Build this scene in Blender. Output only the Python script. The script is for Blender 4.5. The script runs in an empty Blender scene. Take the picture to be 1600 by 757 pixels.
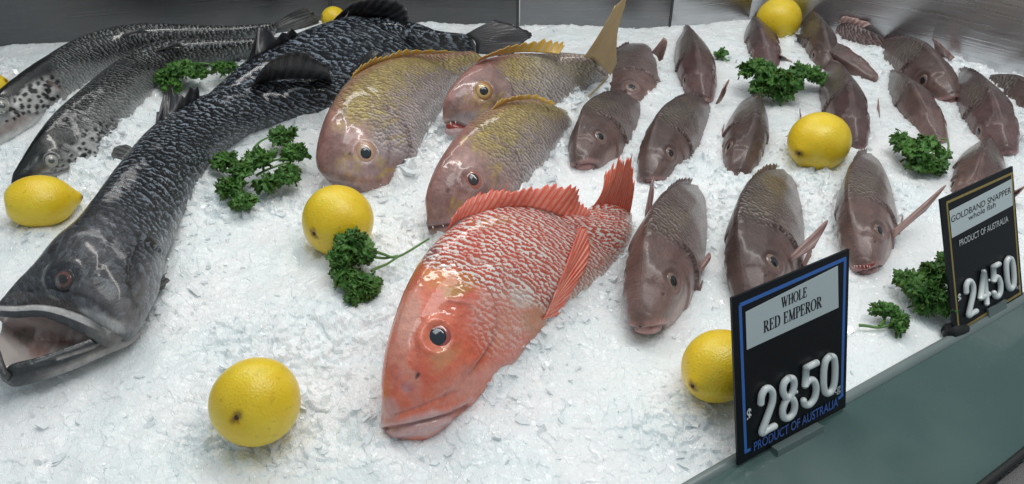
import bpy, math, random
import numpy as np
from mathutils import Vector, Matrix
from mathutils.bvhtree import BVHTree

sc = bpy.context.scene
COL = sc.collection
# ------------------------------------------------------------------ camera
FPX, CH, TH = 1256.0, 0.52, math.radians(37)
cam_d = bpy.data.cameras.new("camera"); cam = bpy.data.objects.new("camera", cam_d); COL.objects.link(cam)
cam.location = (0, 0, CH); cam.rotation_euler = (math.pi/2 - TH, 0, 0)
cam_d.sensor_width = 36; cam_d.lens = 36*FPX/1600; cam_d.clip_start = 0.02; cam_d.clip_end = 50
sc.camera = cam
# ------------------------------------------------------------------ world + lamps (indoor shop light)
w = bpy.data.worlds.new("World"); sc.world = w; w.use_nodes = True
w.node_tree.nodes["Background"].inputs[0].default_value = (0.80, 0.92, 1.0, 1)
w.node_tree.nodes["Background"].inputs[1].default_value = 0.36
def area(name, loc, target, sx, sy, power, col):
    d = bpy.data.lights.new(name, 'AREA'); d.shape = 'RECTANGLE'; d.size = sx; d.size_y = sy
    d.energy = power; d.color = col
    o = bpy.data.objects.new(name, d); COL.objects.link(o); o.location = loc
    o.rotation_euler = (Vector(target)-Vector(loc)).to_track_quat('-Z', 'Y').to_euler(); return o
area("case_tube_lamp", (0.1, 0.95, 1.25), (0.0, 0.75, 0), 2.2, 0.09, 10.0, (1.0, 0.97, 0.92))
area("shop_ceiling_lamp", (0.32, 0.45, 1.9), (0.0, 0.7, 0), 1.0, 0.8, 9.3, (0.95, 0.99, 1.0))
area("case_back_lamp", (-0.3, 1.7, 1.0), (-0.2, 0.8, 0), 1.6, 0.12, 4.0, (1.0, 0.98, 0.95))
vs = sc.view_settings; vs.view_transform = 'Standard'; vs.look = 'None'; vs.gamma = 1; vs.exposure = 0
sc.cycles.use_denoising = True
sc.cycles.max_bounces = 8; sc.cycles.diffuse_bounces = 4; sc.cycles.transmission_bounces = 6
sc.cycles.sample_clamp_indirect = 4

# ------------------------------------------------------------------ maths helpers
_c, _s = math.cos(TH), math.sin(TH)
FW, UPV, RT, CAM = np.array([0, _c, -_s]), np.array([0, _s, _c]), np.array([1., 0, 0]), np.array([0, 0, CH])
def U(px, py, h=0.):
    """point at height h (metres over the ice) seen at that place of the photograph"""
    d = FW + RT*(px-800)/FPX + UPV*(378.5-py)/FPX
    return CAM + d*(h-CH)/d[2]
def rayd(px, py):
    d = FW + RT*(px-800)/FPX + UPV*(378.5-py)/FPX
    return d/np.linalg.norm(d)
def PR(P):
    P = np.asarray(P, float)-CAM; z = P@FW
    return np.stack([800+FPX*(P@RT)/z, 378.5-FPX*(P@UPV)/z], -1)
def hsh(ix, iy, iz=0, seed=0):
    n = (ix.astype(np.int64)*374761393 + iy.astype(np.int64)*668265263 + np.int64(seed)*974634777)
    n = n + (iz.astype(np.int64)*2147483647 if not isinstance(iz, int) else 0)
    n = (n ^ (n >> 13))*1274126177 & 0x7fffffff
    n = (n ^ (n >> 16))*668265263 & 0x7fffffff
    return ((n ^ (n >> 11)) & 0xffffff)/float(0xffffff)
def vnoise(x, y, seed=0):
    ix, iy = np.floor(x), np.floor(y); fx, fy = x-ix, y-iy
    fx, fy = fx*fx*(3-2*fx), fy*fy*(3-2*fy)
    a, b, c, d = hsh(ix, iy, 0, seed), hsh(ix+1, iy, 0, seed), hsh(ix, iy+1, 0, seed), hsh(ix+1, iy+1, 0, seed)
    return (a*(1-fx)+b*fx)*(1-fy)+(c*(1-fx)+d*fx)*fy
def fbm(x, y, seed=0, o=4):
    r = 0; a = .5; t = 0
    for i in range(o):
        r = r + a*vnoise(x, y, seed+i); t += a; a *= .5; x = x*2.03+7; y = y*2.03+3
    return r/t*2-1
def crom(P, n):
    """Catmull-Rom through the rows of P, n samples, spaced by chord length of P"""
    P = np.asarray(P, float)
    if P.ndim == 1: P = P[:, None]
    k = len(P); t = np.linspace(0, k-1, n); i = np.clip(np.floor(t).astype(int), 0, k-2); f = (t-i)[:, None]
    p0, p1, p2, p3 = P[np.maximum(i-1, 0)], P[i], P[i+1], P[np.minimum(i+2, k-1)]
    return .5*((2*p1)+(-p0+p2)*f+(2*p0-5*p1+4*p2-p3)*f**2+(-p0+3*p1-3*p2+p3)*f**3)
def sstep(a, b, x):
    t = np.clip((x-a)/(b-a), 0, 1); return t*t*(3-2*t)
def seg_sd(P, poly):
    """signed distance of 2-D points to a polyline, and fade past its ends"""
    best = np.full(len(P), 1e9); sd = np.zeros(len(P)); poly = np.asarray(poly, float)
    for a, b in zip(poly[:-1], poly[1:]):
        e = b-a; L = (e@e)+1e-9; t = np.clip(((P-a)@e)/L, 0, 1); q = a+t[:, None]*e; d = P-q
        dd = np.hypot(d[:, 0], d[:, 1]); s = np.sign(e[0]*d[:, 1]-e[1]*d[:, 0]); m = dd < best
        best[m] = dd[m]; sd[m] = (dd*np.where(s == 0, 1, s))[m]
    return sd
# ------------------------------------------------------------------ object helpers
def mesh(name, V, Fc, mat=None, parent=None, smooth=True, org=None, solid=0, cols=None, uvs=None, attrs=None):
    V = np.asarray(V, float)
    if org is not None: V = V-np.asarray(org, float)
    me = bpy.data.meshes.new(name)
    if isinstance(Fc, np.ndarray):
        n = len(Fc); k = Fc.shape[1]
        me.vertices.add(len(V)); me.vertices.foreach_set("co", V.astype(np.float32).ravel())
        me.loops.add(n*k); me.loops.foreach_set("vertex_index", Fc.astype(np.int32).ravel())
        me.polygons.add(n); me.polygons.foreach_set("loop_start", np.arange(0, n*k, k, dtype=np.int32))
        me.update(calc_edges=True)
    else:
        me.from_pydata([tuple(v) for v in V], [], [tuple(f) for f in Fc]); me.update()
    me.polygons.foreach_set("use_smooth", [smooth]*len(me.polygons))
    if cols is not None:
        a = me.color_attributes.new("Col", 'FLOAT_COLOR', 'POINT')
        a.data.foreach_set("color", np.concatenate([np.clip(cols, 0, 1), np.ones((len(V), 1))], 1).astype(np.float32).ravel())
    for k_, v_ in (attrs or {}).items():
        a = me.attributes.new(k_, 'FLOAT', 'POINT'); a.data.foreach_set("value", np.asarray(v_, np.float32))
    if uvs is not None:      # per-vertex 2-D coordinates kept as a vector attribute
        a = me.attributes.new("suv", 'FLOAT_VECTOR', 'POINT')
        a.data.foreach_set("vector", np.concatenate([uvs, np.zeros((len(V), 1))], 1).astype(np.float32).ravel())
    if mat: me.materials.append(mat)
    o = bpy.data.objects.new(name, me); COL.objects.link(o)
    if parent is not None: o.parent = parent
    elif org is not None: o.location = org
    if solid:
        m = o.modifiers.new("thickness", 'SOLIDIFY'); m.thickness = solid; m.offset = 0
    return o
def tag(o, label=None, cat=None, group=None, kind=None):
    for k, v in (("label", label), ("category", cat), ("group", group), ("kind", kind)):
        if v: o[k] = v
    return o
def empty(name, loc, label, cat, group=None):
    o = bpy.data.objects.new(name, None); COL.objects.link(o); o.location = loc; o.empty_display_size = .02
    return tag(o, label, cat, group)
def gridf(n, m, closed=True):
    i, j = np.meshgrid(np.arange(n-1), np.arange(m if closed else m-1), indexing='ij'); j2 = (j+1) % m
    return np.stack([i*m+j, (i+1)*m+j, (i+1)*m+j2, i*m+j2], -1).reshape(-1, 4)
def tube(path, rad, m=10):
    P = np.asarray(path, float); n = len(P); rad = np.broadcast_to(np.asarray(rad, float), (n,))
    T = np.gradient(P, axis=0); T /= np.linalg.norm(T, axis=1)[:, None]+1e-12
    ref = np.array([0, 0, 1.]) if abs(T[0, 2]) < .9 else np.array([1., 0, 0]); V = []
    for i in range(n):
        a = np.cross(T[i], ref); a /= np.linalg.norm(a)+1e-12; b = np.cross(a, T[i]); ref = b
        th = np.linspace(0, 2*np.pi, m, endpoint=False)
        V.append(P[i]+rad[i]*(np.cos(th)[:, None]*a+np.sin(th)[:, None]*b))
    V = np.concatenate(V); Fc = gridf(n, m).tolist()
    Fc.append(list(range(m))[::-1]); Fc.append(list(range((n-1)*m, n*m)))
    return V, Fc
def join(parts):
    V, Fc, k = [], [], 0
    for v, f in parts:
        V.append(np.asarray(v, float)); Fc += [[i+k for i in q] for q in f]; k += len(v)
    return np.concatenate(V), Fc

# ------------------------------------------------------------------ materials
class NT:
    def __init__(s, name):
        s.m = bpy.data.materials.new(name); s.m.use_nodes = True; s.t = s.m.node_tree
        s.p = s.t.nodes["Principled BSDF"]
    def n(s, typ, **kw):
        x = s.t.nodes.new(typ)
        for k, v in kw.items():
            if k.startswith("i_"):
                key = k[2:]; key = int(key) if key.isdigit() else key.replace("_", " ")
                x.inputs[key].default_value = v
            else: setattr(x, k, v)
        return x
    def l(s, a, b): s.t.links.new(a, b)
    def math(s, op, a, b=None, clamp=False):
        x = s.n("ShaderNodeMath", operation=op, use_clamp=clamp)
        for i, v in enumerate((a, b)):
            if v is None: continue
            if hasattr(v, "links"): s.l(v, x.inputs[i])
            else: x.inputs[i].default_value = v
        return x.outputs[0]
    def mix(s, f, a, b, mode='MIX'):
        x = s.n("ShaderNodeMix", data_type='RGBA', blend_type=mode)
        for i, v in ((0, f), (6, a), (7, b)):
            if hasattr(v, "links"): s.l(v, x.inputs[i])
            else: x.inputs[i].default_value = v if i == 0 else (*v, 1)
        return x.outputs[2]
    def ramp(s, f, a, b):
        x = s.n("ShaderNodeMapRange", i_1=a, i_2=b, interpolation_type='SMOOTHSTEP'); s.l(f, x.inputs[0]); return x.outputs[0]
    def bump(s, h, dist, st=1.0):
        x = s.n("ShaderNodeBump", i_Strength=st, i_Distance=dist); s.l(h, x.inputs["Height"]); s.l(x.outputs[0], s.p.inputs["Normal"]); return x
    def set(s, **kw):
        for k, v in kw.items(): s.p.inputs[k.replace("_", " ")].default_value = v
def simple(name, col, rough=.5, metal=0, bump=0, bscale=300, var=.1, coat=0, **kw):
    t = NT(name); t.set(Roughness=rough, Metallic=metal, Coat_Weight=coat, Coat_Roughness=.08, **kw)
    tc = t.n("ShaderNodeTexCoord"); nz = t.n("ShaderNodeTexNoise", i_Scale=bscale, i_Detail=4.0); t.l(tc.outputs["Object"], nz.inputs["Vector"])
    c = t.mix(nz.outputs[0], tuple(x*(1-var) for x in col), tuple(min(1, x*(1+var)) for x in col)); t.l(c, t.p.inputs["Base Color"])
    if bump: t.bump(nz.outputs[0], bump)
    return t.m
def fish_mat(name, edge_col, edge_amt, bumpd, rough=.3, metal=0., lo=.02, hi=.42, dark=0.5, patch=.5, mott=.25, coat=.5, elong=1., rnd=.8, etint=0., namp=1.5, crough=.2):
    t = NT(name)
    t.set(Roughness=rough, Metallic=metal, Coat_Weight=coat, Coat_Roughness=crough, Subsurface_Weight=.12, Subsurface_Scale=.004)
    t.p.inputs["Subsurface Radius"].default_value = (1, .4, .3)
    col = t.n("ShaderNodeAttribute", attribute_name="Col"); scl = t.n("ShaderNodeAttribute", attribute_name="scl")
    uv = t.n("ShaderNodeAttribute", attribute_name="suv")
    oi = t.n("ShaderNodeObjectInfo"); uvo = uv
    uv = t.n("ShaderNodeVectorMath", operation='MULTIPLY_ADD'); t.l(oi.outputs["Random"], uv.inputs[0]); uv.inputs[1].default_value = (173, 91, 0); t.l(uvo.outputs["Vector"], uv.inputs[2])
    warp = t.n("ShaderNodeTexNoise", i_Scale=.35, i_Detail=3.0); t.l(uv.outputs[0], warp.inputs["Vector"])
    add = t.n("ShaderNodeVectorMath", operation='MULTIPLY_ADD'); t.l(warp.outputs["Color"], add.inputs[0]); add.inputs[1].default_value = (1.2, 1.2, 0); t.l(uv.outputs[0], add.inputs[2])
    sca = t.n("ShaderNodeVectorMath", operation='MULTIPLY'); t.l(add.outputs[0], sca.inputs[0]); sca.inputs[1].default_value = (1/elong, 1, 0)
    vo = t.n("ShaderNodeTexVoronoi", voronoi_dimensions='2D', feature='F1', i_Scale=1.0, i_Randomness=rnd); t.l(sca.outputs[0], vo.inputs["Vector"])
    sub = t.n("ShaderNodeVectorMath", operation='SUBTRACT'); t.l(sca.outputs[0], sub.inputs[0]); t.l(vo.outputs["Position"], sub.inputs[1])
    sep = t.n("ShaderNodeSeparateXYZ"); t.l(sub.outputs[0], sep.inputs[0])
    nz = t.n("ShaderNodeTexNoise", i_Scale=2.2, i_Detail=4.0, i_Roughness=.65); t.l(uv.outputs[0], nz.inputs["Vector"])
    pz = t.n("ShaderNodeTexNoise", i_Scale=.22, i_Detail=3.0); t.l(uv.outputs[0], pz.inputs["Vector"])
    du = t.math('ADD', sep.outputs[0], t.math('MULTIPLY', t.math('SUBTRACT', nz.outputs[0], .5), namp))
    cres = t.ramp(du, lo, hi)
    pm = t.ramp(pz.outputs[0], .5-.35*patch-.05, .5+.12)
    pm = t.math('ADD', t.math('MULTIPLY', pm, patch), 1-patch)
    f = t.math('MULTIPLY', t.math('MULTIPLY', cres, scl.outputs["Fac"]), t.math('MULTIPLY', pm, edge_amt), True)
    # dark root of every scale
    root = t.math('MULTIPLY', t.ramp(t.math('MULTIPLY', du, -1.0), .0, .45), t.math('MULTIPLY', scl.outputs["Fac"], dark))
    nm = t.n("ShaderNodeTexNoise", i_Scale=.9, i_Detail=6.0, i_Roughness=.7); t.l(uv.outputs[0], nm.inputs["Vector"])
    b = t.mix(root, col.outputs["Color"], (0, 0, 0))
    mz = t.math('ADD', t.math('MULTIPLY', t.math('SUBTRACT', nm.outputs[0], .5), mott*4), 1.0)
    mz = t.math('MULTIPLY', mz, t.math('ADD', t.math('MULTIPLY', oi.outputs["Random"], .3), .85))
    mm = t.n("ShaderNodeVectorMath", operation='SCALE'); t.l(b, mm.inputs[0]); t.l(mz, mm.inputs["Scale"])
    em = t.n('ShaderNodeVectorMath', operation='SCALE'); t.l(col.outputs['Color'], em.inputs[0]); em.inputs['Scale'].default_value = 1.9; ec = t.mix(etint, edge_col, em.outputs[0]); fin = t.mix(f, mm.outputs[0], ec); t.l(fin, t.p.inputs["Base Color"])
    # bump: shingle slope + fine skin noise
    h = t.math('ADD', t.math('MULTIPLY', t.math('MULTIPLY', du, 1.3), scl.outputs["Fac"]), t.math('MULTIPLY', nm.outputs[0], .85))
    t.bump(h, bumpd, .9)
    ro = t.math('ADD', t.math('MULTIPLY', nz.outputs[0], .25), rough-.12); t.l(ro, t.p.inputs["Roughness"])
    return t.m
def fin_mat(name, c1, c2, rough=.4, bumpd=.0012, trans=0.):
    t = NT(name); t.set(Roughness=rough, Coat_Weight=.3, Coat_Roughness=.15, Subsurface_Weight=.15, Subsurface_Scale=.003)
    uv = t.n("ShaderNodeAttribute", attribute_name="suv"); sep = t.n("ShaderNodeSeparateXYZ"); t.l(uv.outputs["Vector"], sep.inputs[0])
    wv = t.math('PINGPONG', sep.outputs[0], .5); f = t.ramp(wv, .05, .45)
    nz = t.n("ShaderNodeTexNoise", i_Scale=1.5, i_Detail=4.0); t.l(uv.outputs["Vector"], nz.inputs["Vector"])
    f = t.math('MULTIPLY', f, t.ramp(nz.outputs[0], .25, .6)); t.l(t.mix(f, c1, c2), t.p.inputs["Base Color"])
    wf = t.math('PINGPONG', t.math('MULTIPLY', sep.outputs[0], 3.0), .5)
    t.bump(t.math('ADD', wv, t.math('MULTIPLY', wf, .3)), bumpd); return t.m
M = {}
def ice_mat(name, chip=False):
    t = NT(name); tc = t.n("ShaderNodeTexCoord")
    nz = t.n("ShaderNodeTexNoise", i_Scale=14.0, i_Detail=5.0); t.l(tc.outputs["Object"], nz.inputs["Vector"])
    n2 = t.n("ShaderNodeTexNoise", i_Scale=420.0, i_Detail=3.0); t.l(tc.outputs["Object"], n2.inputs["Vector"])
    vo = t.n("ShaderNodeTexVoronoi", feature='DISTANCE_TO_EDGE', i_Scale=150.0); t.l(tc.outputs["Object"], vo.inputs["Vector"])
    c = t.mix(t.ramp(nz.outputs[0], .3, .7), (.85, .91, .93), (.93, .96, .97)); t.l(c, t.p.inputs["Base Color"])
    if chip: t.set(Roughness=.16, IOR=1.31, Coat_Weight=.5, Coat_Roughness=.05, Transmission_Weight=.12)
    else: t.set(Roughness=.32, IOR=1.31, Subsurface_Weight=.7, Subsurface_Scale=.010, Coat_Weight=.45, Coat_Roughness=.12)
    if not chip: t.p.inputs["Subsurface Radius"].default_value = (.9, 1.0, 1.0)
    h = t.math('ADD', t.math('MULTIPLY', n2.outputs[0], .5), t.math('MULTIPLY', t.ramp(vo.outputs[0], 0, .12), .6))
    t.bump(h, .0004 if not chip else .0003); return t.m
M['ice'] = ice_mat("crushed_ice"); M['chip'] = ice_mat("ice_shards", True)
def steel(k=1.0):
    t = NT("brushed_steel"); tc = t.n("ShaderNodeTexCoord")
    mp = t.n("ShaderNodeMapping"); mp.inputs["Scale"].default_value = (3, 3, 260); t.l(tc.outputs["Object"], mp.inputs[0])
    nz = t.n("ShaderNodeTexNoise", i_Scale=2.0, i_Detail=5.0); t.l(mp.outputs[0], nz.inputs["Vector"])
    n2 = t.n("ShaderNodeTexNoise", i_Scale=3.0, i_Detail=4.0); t.l(tc.outputs["Object"], n2.inputs["Vector"])
    t.l(t.mix(n2.outputs[0], (.16*k, .165*k, .17*k), (.3*k, .3*k, .31*k)), t.p.inputs["Base Color"])
    t.set(Metallic=1.0); t.l(t.math('ADD', t.math('MULTIPLY', nz.outputs[0], .2), .2), t.p.inputs["Roughness"]); t.bump(nz.outputs[0], .0004); return t.m
M['steels'] = [steel(.62), steel(.6), steel(1.15), steel(2.5)]  # one steel in four tones: panel reflections and haze put into base colour
M['seam'] = simple("dark_joint", (.03, .03, .032), .5)
M['ledge'] = simple("teal_glass", (.050, .100, .090), .16, var=.35, bscale=5, coat=.8)
def smudge(m, lo, hi, sc_):
    t = m.node_tree; p = t.nodes["Principled BSDF"]; tc = t.nodes.new("ShaderNodeTexCoord"); n = t.nodes.new("ShaderNodeTexNoise"); n.inputs["Scale"].default_value = sc_; n.inputs["Detail"].default_value = 6
    r = t.nodes.new("ShaderNodeMapRange"); r.inputs[1].default_value = .4; r.inputs[2].default_value = .65; r.inputs[3].default_value = lo; r.inputs[4].default_value = hi
    t.links.new(tc.outputs["Object"], n.inputs["Vector"]); t.links.new(n.outputs[0], r.inputs[0]); t.links.new(r.outputs[0], p.inputs["Roughness"])
smudge(M['ledge'], .18, .40, 11)
M['haze_band'] = simple("edge_haze_paint", (.10, .15, .14), .3, var=.3, bscale=14)  # paler strip: hazy sheen near the glass edge, put into colour
M['lip'] = simple("ledge_lip", (.17, .21, .205), .3, var=.1, bscale=20)
M['rubber'] = simple("black_seal", (.012, .013, .013), .55)
M['granite'] = simple("speckled_trim", (.16, .15, .15), .7, var=.9, bscale=900, bump=.001)

# ------------------------------------------------------------------ ice bed
EDGE = np.array([U(x, y, 0)[:2] for x, y in ((850, 900), (960, 822), (1060, 764), (1150, 712), (1240, 664), (1330, 613), (1450, 546), (1530, 502), (1610, 455), (1750, 370))])
WALL = [(-900, 200), (-150, 82), (350, 40), (520, 30), (1047, 42), (1170, 30), (1300, 52), (1450, 78), (1600, 118), (1760, 165), (1900, 210)]
MOUND = []      # (x, y, radius, height) heaps of ice pushed up round the fish; filled before the bed is built
def cells(x, y, s, seed):
    gx, gy = np.floor(x/s), np.floor(y/s); best = np.full(x.shape, 1e9); H = np.zeros(x.shape)
    for i in (-1, 0, 1):
        for j in (-1, 0, 1):
            cx, cy = gx+i, gy+j
            px = (cx+hsh(cx, cy, 0, seed))*s; py = (cy+hsh(cx, cy, 0, seed+1))*s
            # angular (not round) cells: stretched distance per cell
            a = hsh(cx, cy, 0, seed+2)*6.283; ca, sa = np.cos(a), np.sin(a)
            dx, dy = x-px, y-py; u, v = dx*ca+dy*sa, -dx*sa+dy*ca
            d = np.abs(u)*.62+np.abs(v)*1.1
            tx, ty = (hsh(cx, cy, 0, seed+3)-.5)*2, (hsh(cx, cy, 0, seed+4)-.5)*2
            h = hsh(cx, cy, 0, seed+5)+(tx*dx+ty*dy)/s*1.1
            m = d < best; best = np.where(m, d, best); H = np.where(m, h, H)
    return H
MR = {}
def mound_raster():
    """heaps are blended by maximum so that a row of them makes a bank, not a tower"""
    st = .0035; nx, ny = int(2.6/st), int(1.5/st); G = np.zeros((ny, nx)); xs = -1.3+np.arange(nx)*st; ys = .25+np.arange(ny)*st
    for (mx, my, r, a) in MOUND:
        i0, i1 = np.searchsorted(xs, (mx-2.2*r, mx+2.2*r)); j0, j1 = np.searchsorted(ys, (my-2.2*r, my+2.2*r))
        if i1 > i0 and j1 > j0:
            q = a*np.exp(-((xs[None, i0:i1]-mx)**2+(ys[j0:j1, None]-my)**2)/r**2); G[j0:j1, i0:i1] = np.maximum(G[j0:j1, i0:i1], q)
    MR['G'], MR['st'] = G, st
def mound_at(x, y):
    G, st = MR['G'], MR['st']; u, v = np.clip((x+1.3)/st, 0, G.shape[1]-1.01), np.clip((y-.25)/st, 0, G.shape[0]-1.01)
    i, j = u.astype(int), v.astype(int); a, b = u-i, v-j
    return (G[j, i]*(1-a)+G[j, i+1]*a)*(1-b)+(G[j+1, i]*(1-a)+G[j+1, i+1]*a)*b
def bank(f, t0, t1, h, r=.02, off=.010, seed=0):
    """ice pushed up along the belly of a fish between two stations"""
    rr = np.random.default_rng(seed+7); n = len(f.V); k = np.arange(int(t0*n), int(t1*n), max(1, int(n*.012)))
    for i in k:
        d = (f.V[i]-f.D[i])*[1, 1, 0]; d /= np.linalg.norm(d); p = f.V[i]+d*(off+rr.normal(0, .003)); MOUND.append((p[0], p[1], r*rr.uniform(.6, 1.15), h*rr.uniform(.55, 1.2)))
def ice_h(x, y, fine=True):
    h = .006*fbm(x*7, y*7, 11, 3)+.0035*fbm(x*22, y*22, 5, 3)+mound_at(x, y)
    if fine:
        rough = .22+.75*sstep(-.1, .5, fbm(x*9, y*9, 77, 2))+18*np.clip(mound_at(x, y), 0, .02)
        h = h+rough*(.0040*(cells(x+.004*fbm(x*60, y*60, 8, 2), y+.004*fbm(x*60, y*60, 9, 2), .019, 51)-.5)+.0032*(cells(x, y, .011, 1)-.5)+.0013*(cells(x, y, .0065, 31)-.5)+.0004*fbm(x*400, y*400, 3, 2))
    # falls away behind the front ledge
    sd = seg_sd(np.stack([x.ravel(), y.ravel()], 1), EDGE).reshape(x.shape)
    h = np.where(sd < 0, h+np.maximum(-.06, sd*1.2)-.001, h*(.45+.55*sstep(0, .04, sd))-.004*(1-sstep(0, .05, sd)))
    return h-.002
def build_ice():
    st = .0017
    ys = [0.27]
    while ys[-1] < 1.56: ys.append(ys[-1]+st*(.75+.75*max(0, ys[-1]-.33)))
    ys = np.array(ys); nx = 1240
    t = np.linspace(-1, 1, nx); X = t[None, :]*(.56+.64*np.maximum(0, ys[:, None]-.33)); Y = np.repeat(ys[:, None], nx, 1)
    Hh = ice_h(X, Y)
    V = np.stack([X, Y, Hh], -1).reshape(-1, 3)
    o = mesh("ice_bed", V, gridf(len(ys), nx, False)[:, ::-1].copy(), M['ice'], smooth=False)
    tag(o, kind="structure", label="bed of crushed white ice filling the display case", cat="ice")
def build_chips(n=30000):
    r = np.random.default_rng(5); py = r.uniform(-30, 800, n*2)
    y = r.uniform(.36, 1.5, n); half = (.46+.62*(y-.33)); x = r.uniform(-1, 1, n)*half
    # more loose shards in the rough patches
    keep = r.random(n) < .08+.30*sstep(-.1, .5, fbm(x*9, y*9, 77, 2))+45*mound_at(x, y); x, y = x[keep], y[keep]
    sd = seg_sd(np.stack([x, y], 1), EDGE); k2 = sd > .004; x, y = x[k2], y[k2]; n = len(x)
    z = ice_h(x, y, True)+r.uniform(-.0006, .0012, n)
    mh = mound_at(x, y); R = r.lognormal(math.log(.0024), .5, n).clip(.001, .008)*(1+np.clip(mh, 0, .02)*55); K = 5
    V = np.zeros((n, 2*K, 3))
    ang = (np.arange(K)/K*2*np.pi)[None]+r.uniform(-.5, .5, (n, K)); rad = r.uniform(.45, 1.15, (n, K))*R[:, None]
    asp = r.uniform(.35, 1, n)[:, None]; th = R*r.uniform(.12, .35, n)
    L = np.stack([np.cos(ang)*rad, np.sin(ang)*rad*asp, np.zeros((n, K))], -1)
    L = np.concatenate([L+np.array([0, 0, .5])*th[:, None, None], L*np.array([.9, .9, 1])-np.array([0, 0, .5])*th[:, None, None]], 1)
    yaw = r.uniform(0, 6.28, n); tl = np.abs(r.normal(0, .55, n)); ax = r.uniform(0, 6.28, n)
    def rz(a, P):
        c, s = np.cos(a)[:, None], np.sin(a)[:, None]; return np.stack([P[..., 0]*c-P[..., 1]*s, P[..., 0]*s+P[..., 1]*c, P[..., 2]], -1)
    L = rz(yaw, L); c, s = np.cos(tl)[:, None], np.sin(tl)[:, None]
    L = np.stack([L[..., 0]*c+L[..., 2]*s, L[..., 1], -L[..., 0]*s+L[..., 2]*c], -1); L = rz(ax, L)
    V = L+np.stack([x, y, z], -1)[:, None]
    b = np.arange(n)[:, None]*2*K; F = []
    tri = []
    for i in range(1, K-1): tri.append(np.concatenate([b, b+i, b+i+1], 1)); tri.append(np.concatenate([b+K, b+K+i+1, b+K+i], 1))
    for i in range(K):
        j = (i+1) % K; tri.append(np.concatenate([b+i, b+K+i, b+K+j], 1)); tri.append(np.concatenate([b+i, b+K+j, b+j], 1))
    o = mesh("ice_shards", V.reshape(-1, 3), np.concatenate(tri), M['chip'], smooth=False)
    tag(o, "loose clear shards and flakes of crushed ice scattered over the white bed", "ice", kind="stuff")
# ------------------------------------------------------------------ case: back wall, front ledge
def build_case():
    pts = [U(x, y, 0.0) for x, y in WALL]
    pts = [p*np.array([1, 1, 0]) for p in pts]
    groups = [("steel_wall_panel", pts[:4], "dark brushed steel back panel behind the salmon at the left"),
              ("steel_wall_panel", [pts[3]+(pts[4]-pts[3])*0, pts[3]+(pts[4]-pts[3])*.555], "steel back panel, dark reflection put in its colour, behind the black barramundi tails"),
              ("steel_wall_panel", [pts[3]+(pts[4]-pts[3])*.56, pts[4]], "steel back panel behind the yellow tail fin, ending at the corner"),
              ("steel_wall_panel", pts[4:], "steel side panel, painted haze in its grey, behind the rows of small brown snappers")]
    for gi, (nm, pp, lb) in enumerate(groups):
        pp = np.array(pp); org = pp[0]; k = len(pp); th = np.array([0, .012, 0])
        V = np.concatenate([pp+[0, 0, -.06], pp+[0, 0, .5], pp+[0, 0, .5]+th, pp+[0, 0, -.06]+th])
        F = []
        for i in range(k-1):
            for a in range(4):
                b = (a+1) % 4; F.append([a*k+i, a*k+i+1, b*k+i+1, b*k+i])
        F += [[0, k, 2*k, 3*k], [k-1, 4*k-1, 3*k-1, 2*k-1]]
        o = mesh(nm, V, F, M['steels'][gi], smooth=False, org=org); tag(o, lb, "wall panel")
        e = pp[-1]; V, F = tube([e+[-.001, -.001, -.05], e+[-.001, -.001, .5]], .0022, 8)
        mesh("joint_strip", V, F, M['seam'], o, org=org)
    # front ledge of teal glass sloping toward the customer
    inner = np.array([[*e, -.003] for e in EDGE]); outer_px = ((1180, 1060), (1260, 980), (1340, 905), (1420, 846), (1480, 802), (1545, 752), (1610, 700), (1680, 640), (1760, 575), (1900, 470))
    outer = np.array([U(x, y, -.02) for x, y in outer_px]); A = crom(inner, 60); B = crom(outer, 60); n = 14
    G = np.array([A+(B-A)*f+np.array([0, 0, .004])*math.sin(math.pi*f) for f in np.linspace(0, 1, n)])
    org = inner[4]
    V = np.concatenate([G.reshape(-1, 3), (G-[0, 0, .012]).reshape(-1, 3)]); g = gridf(n, 60, False); k = n*60
    o = mesh("front_ledge", V, np.concatenate([g, (g+k)[:, ::-1]]), M['ledge'], org=org)
    tag(o, "dark teal glass ledge along the front edge of the ice at lower right", "ledge")
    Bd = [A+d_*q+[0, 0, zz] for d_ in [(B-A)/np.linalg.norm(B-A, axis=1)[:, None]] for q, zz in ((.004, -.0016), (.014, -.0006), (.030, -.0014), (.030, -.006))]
    mesh('painted_haze_band', np.array(Bd).reshape(-1, 3), gridf(4, 60, False), M['haze_band'], o, org=org)
    # pale lip between ice and glass
    d = (B-A); d /= np.linalg.norm(d, axis=1)[:, None]; Li = A-d*.003+[0, 0, .002]; Lo = A+d*.006+[0, 0, .0015]
    prof = np.array([Li-[0, 0, .02], Li, A+[0, 0, .0030], Lo, Lo-[0, 0, .006]]); mesh("rim_strip", prof.reshape(-1, 3), gridf(5, 60, False), M['lip'], o, org=org)
    V, F = tube(B+[0, 0, .002], .0035, 10); mesh("rubber_seal", V, F, M['rubber'], o, org=org)
    C_ = np.array([B+d*.004+[0, 0, -.003], B+d*.03+[0, 0, .002], B+d*.4+[0, 0, -.01], B+d*.4+[0, 0, -.05]])
    t = mesh("speckled_counter_trim", C_.reshape(-1, 3), gridf(4, 60, False), M['granite'], org=np.array(B[30])); tag(t, "grey speckled trim at the bottom right corner, outside the teal ledge", "counter trim")

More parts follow.
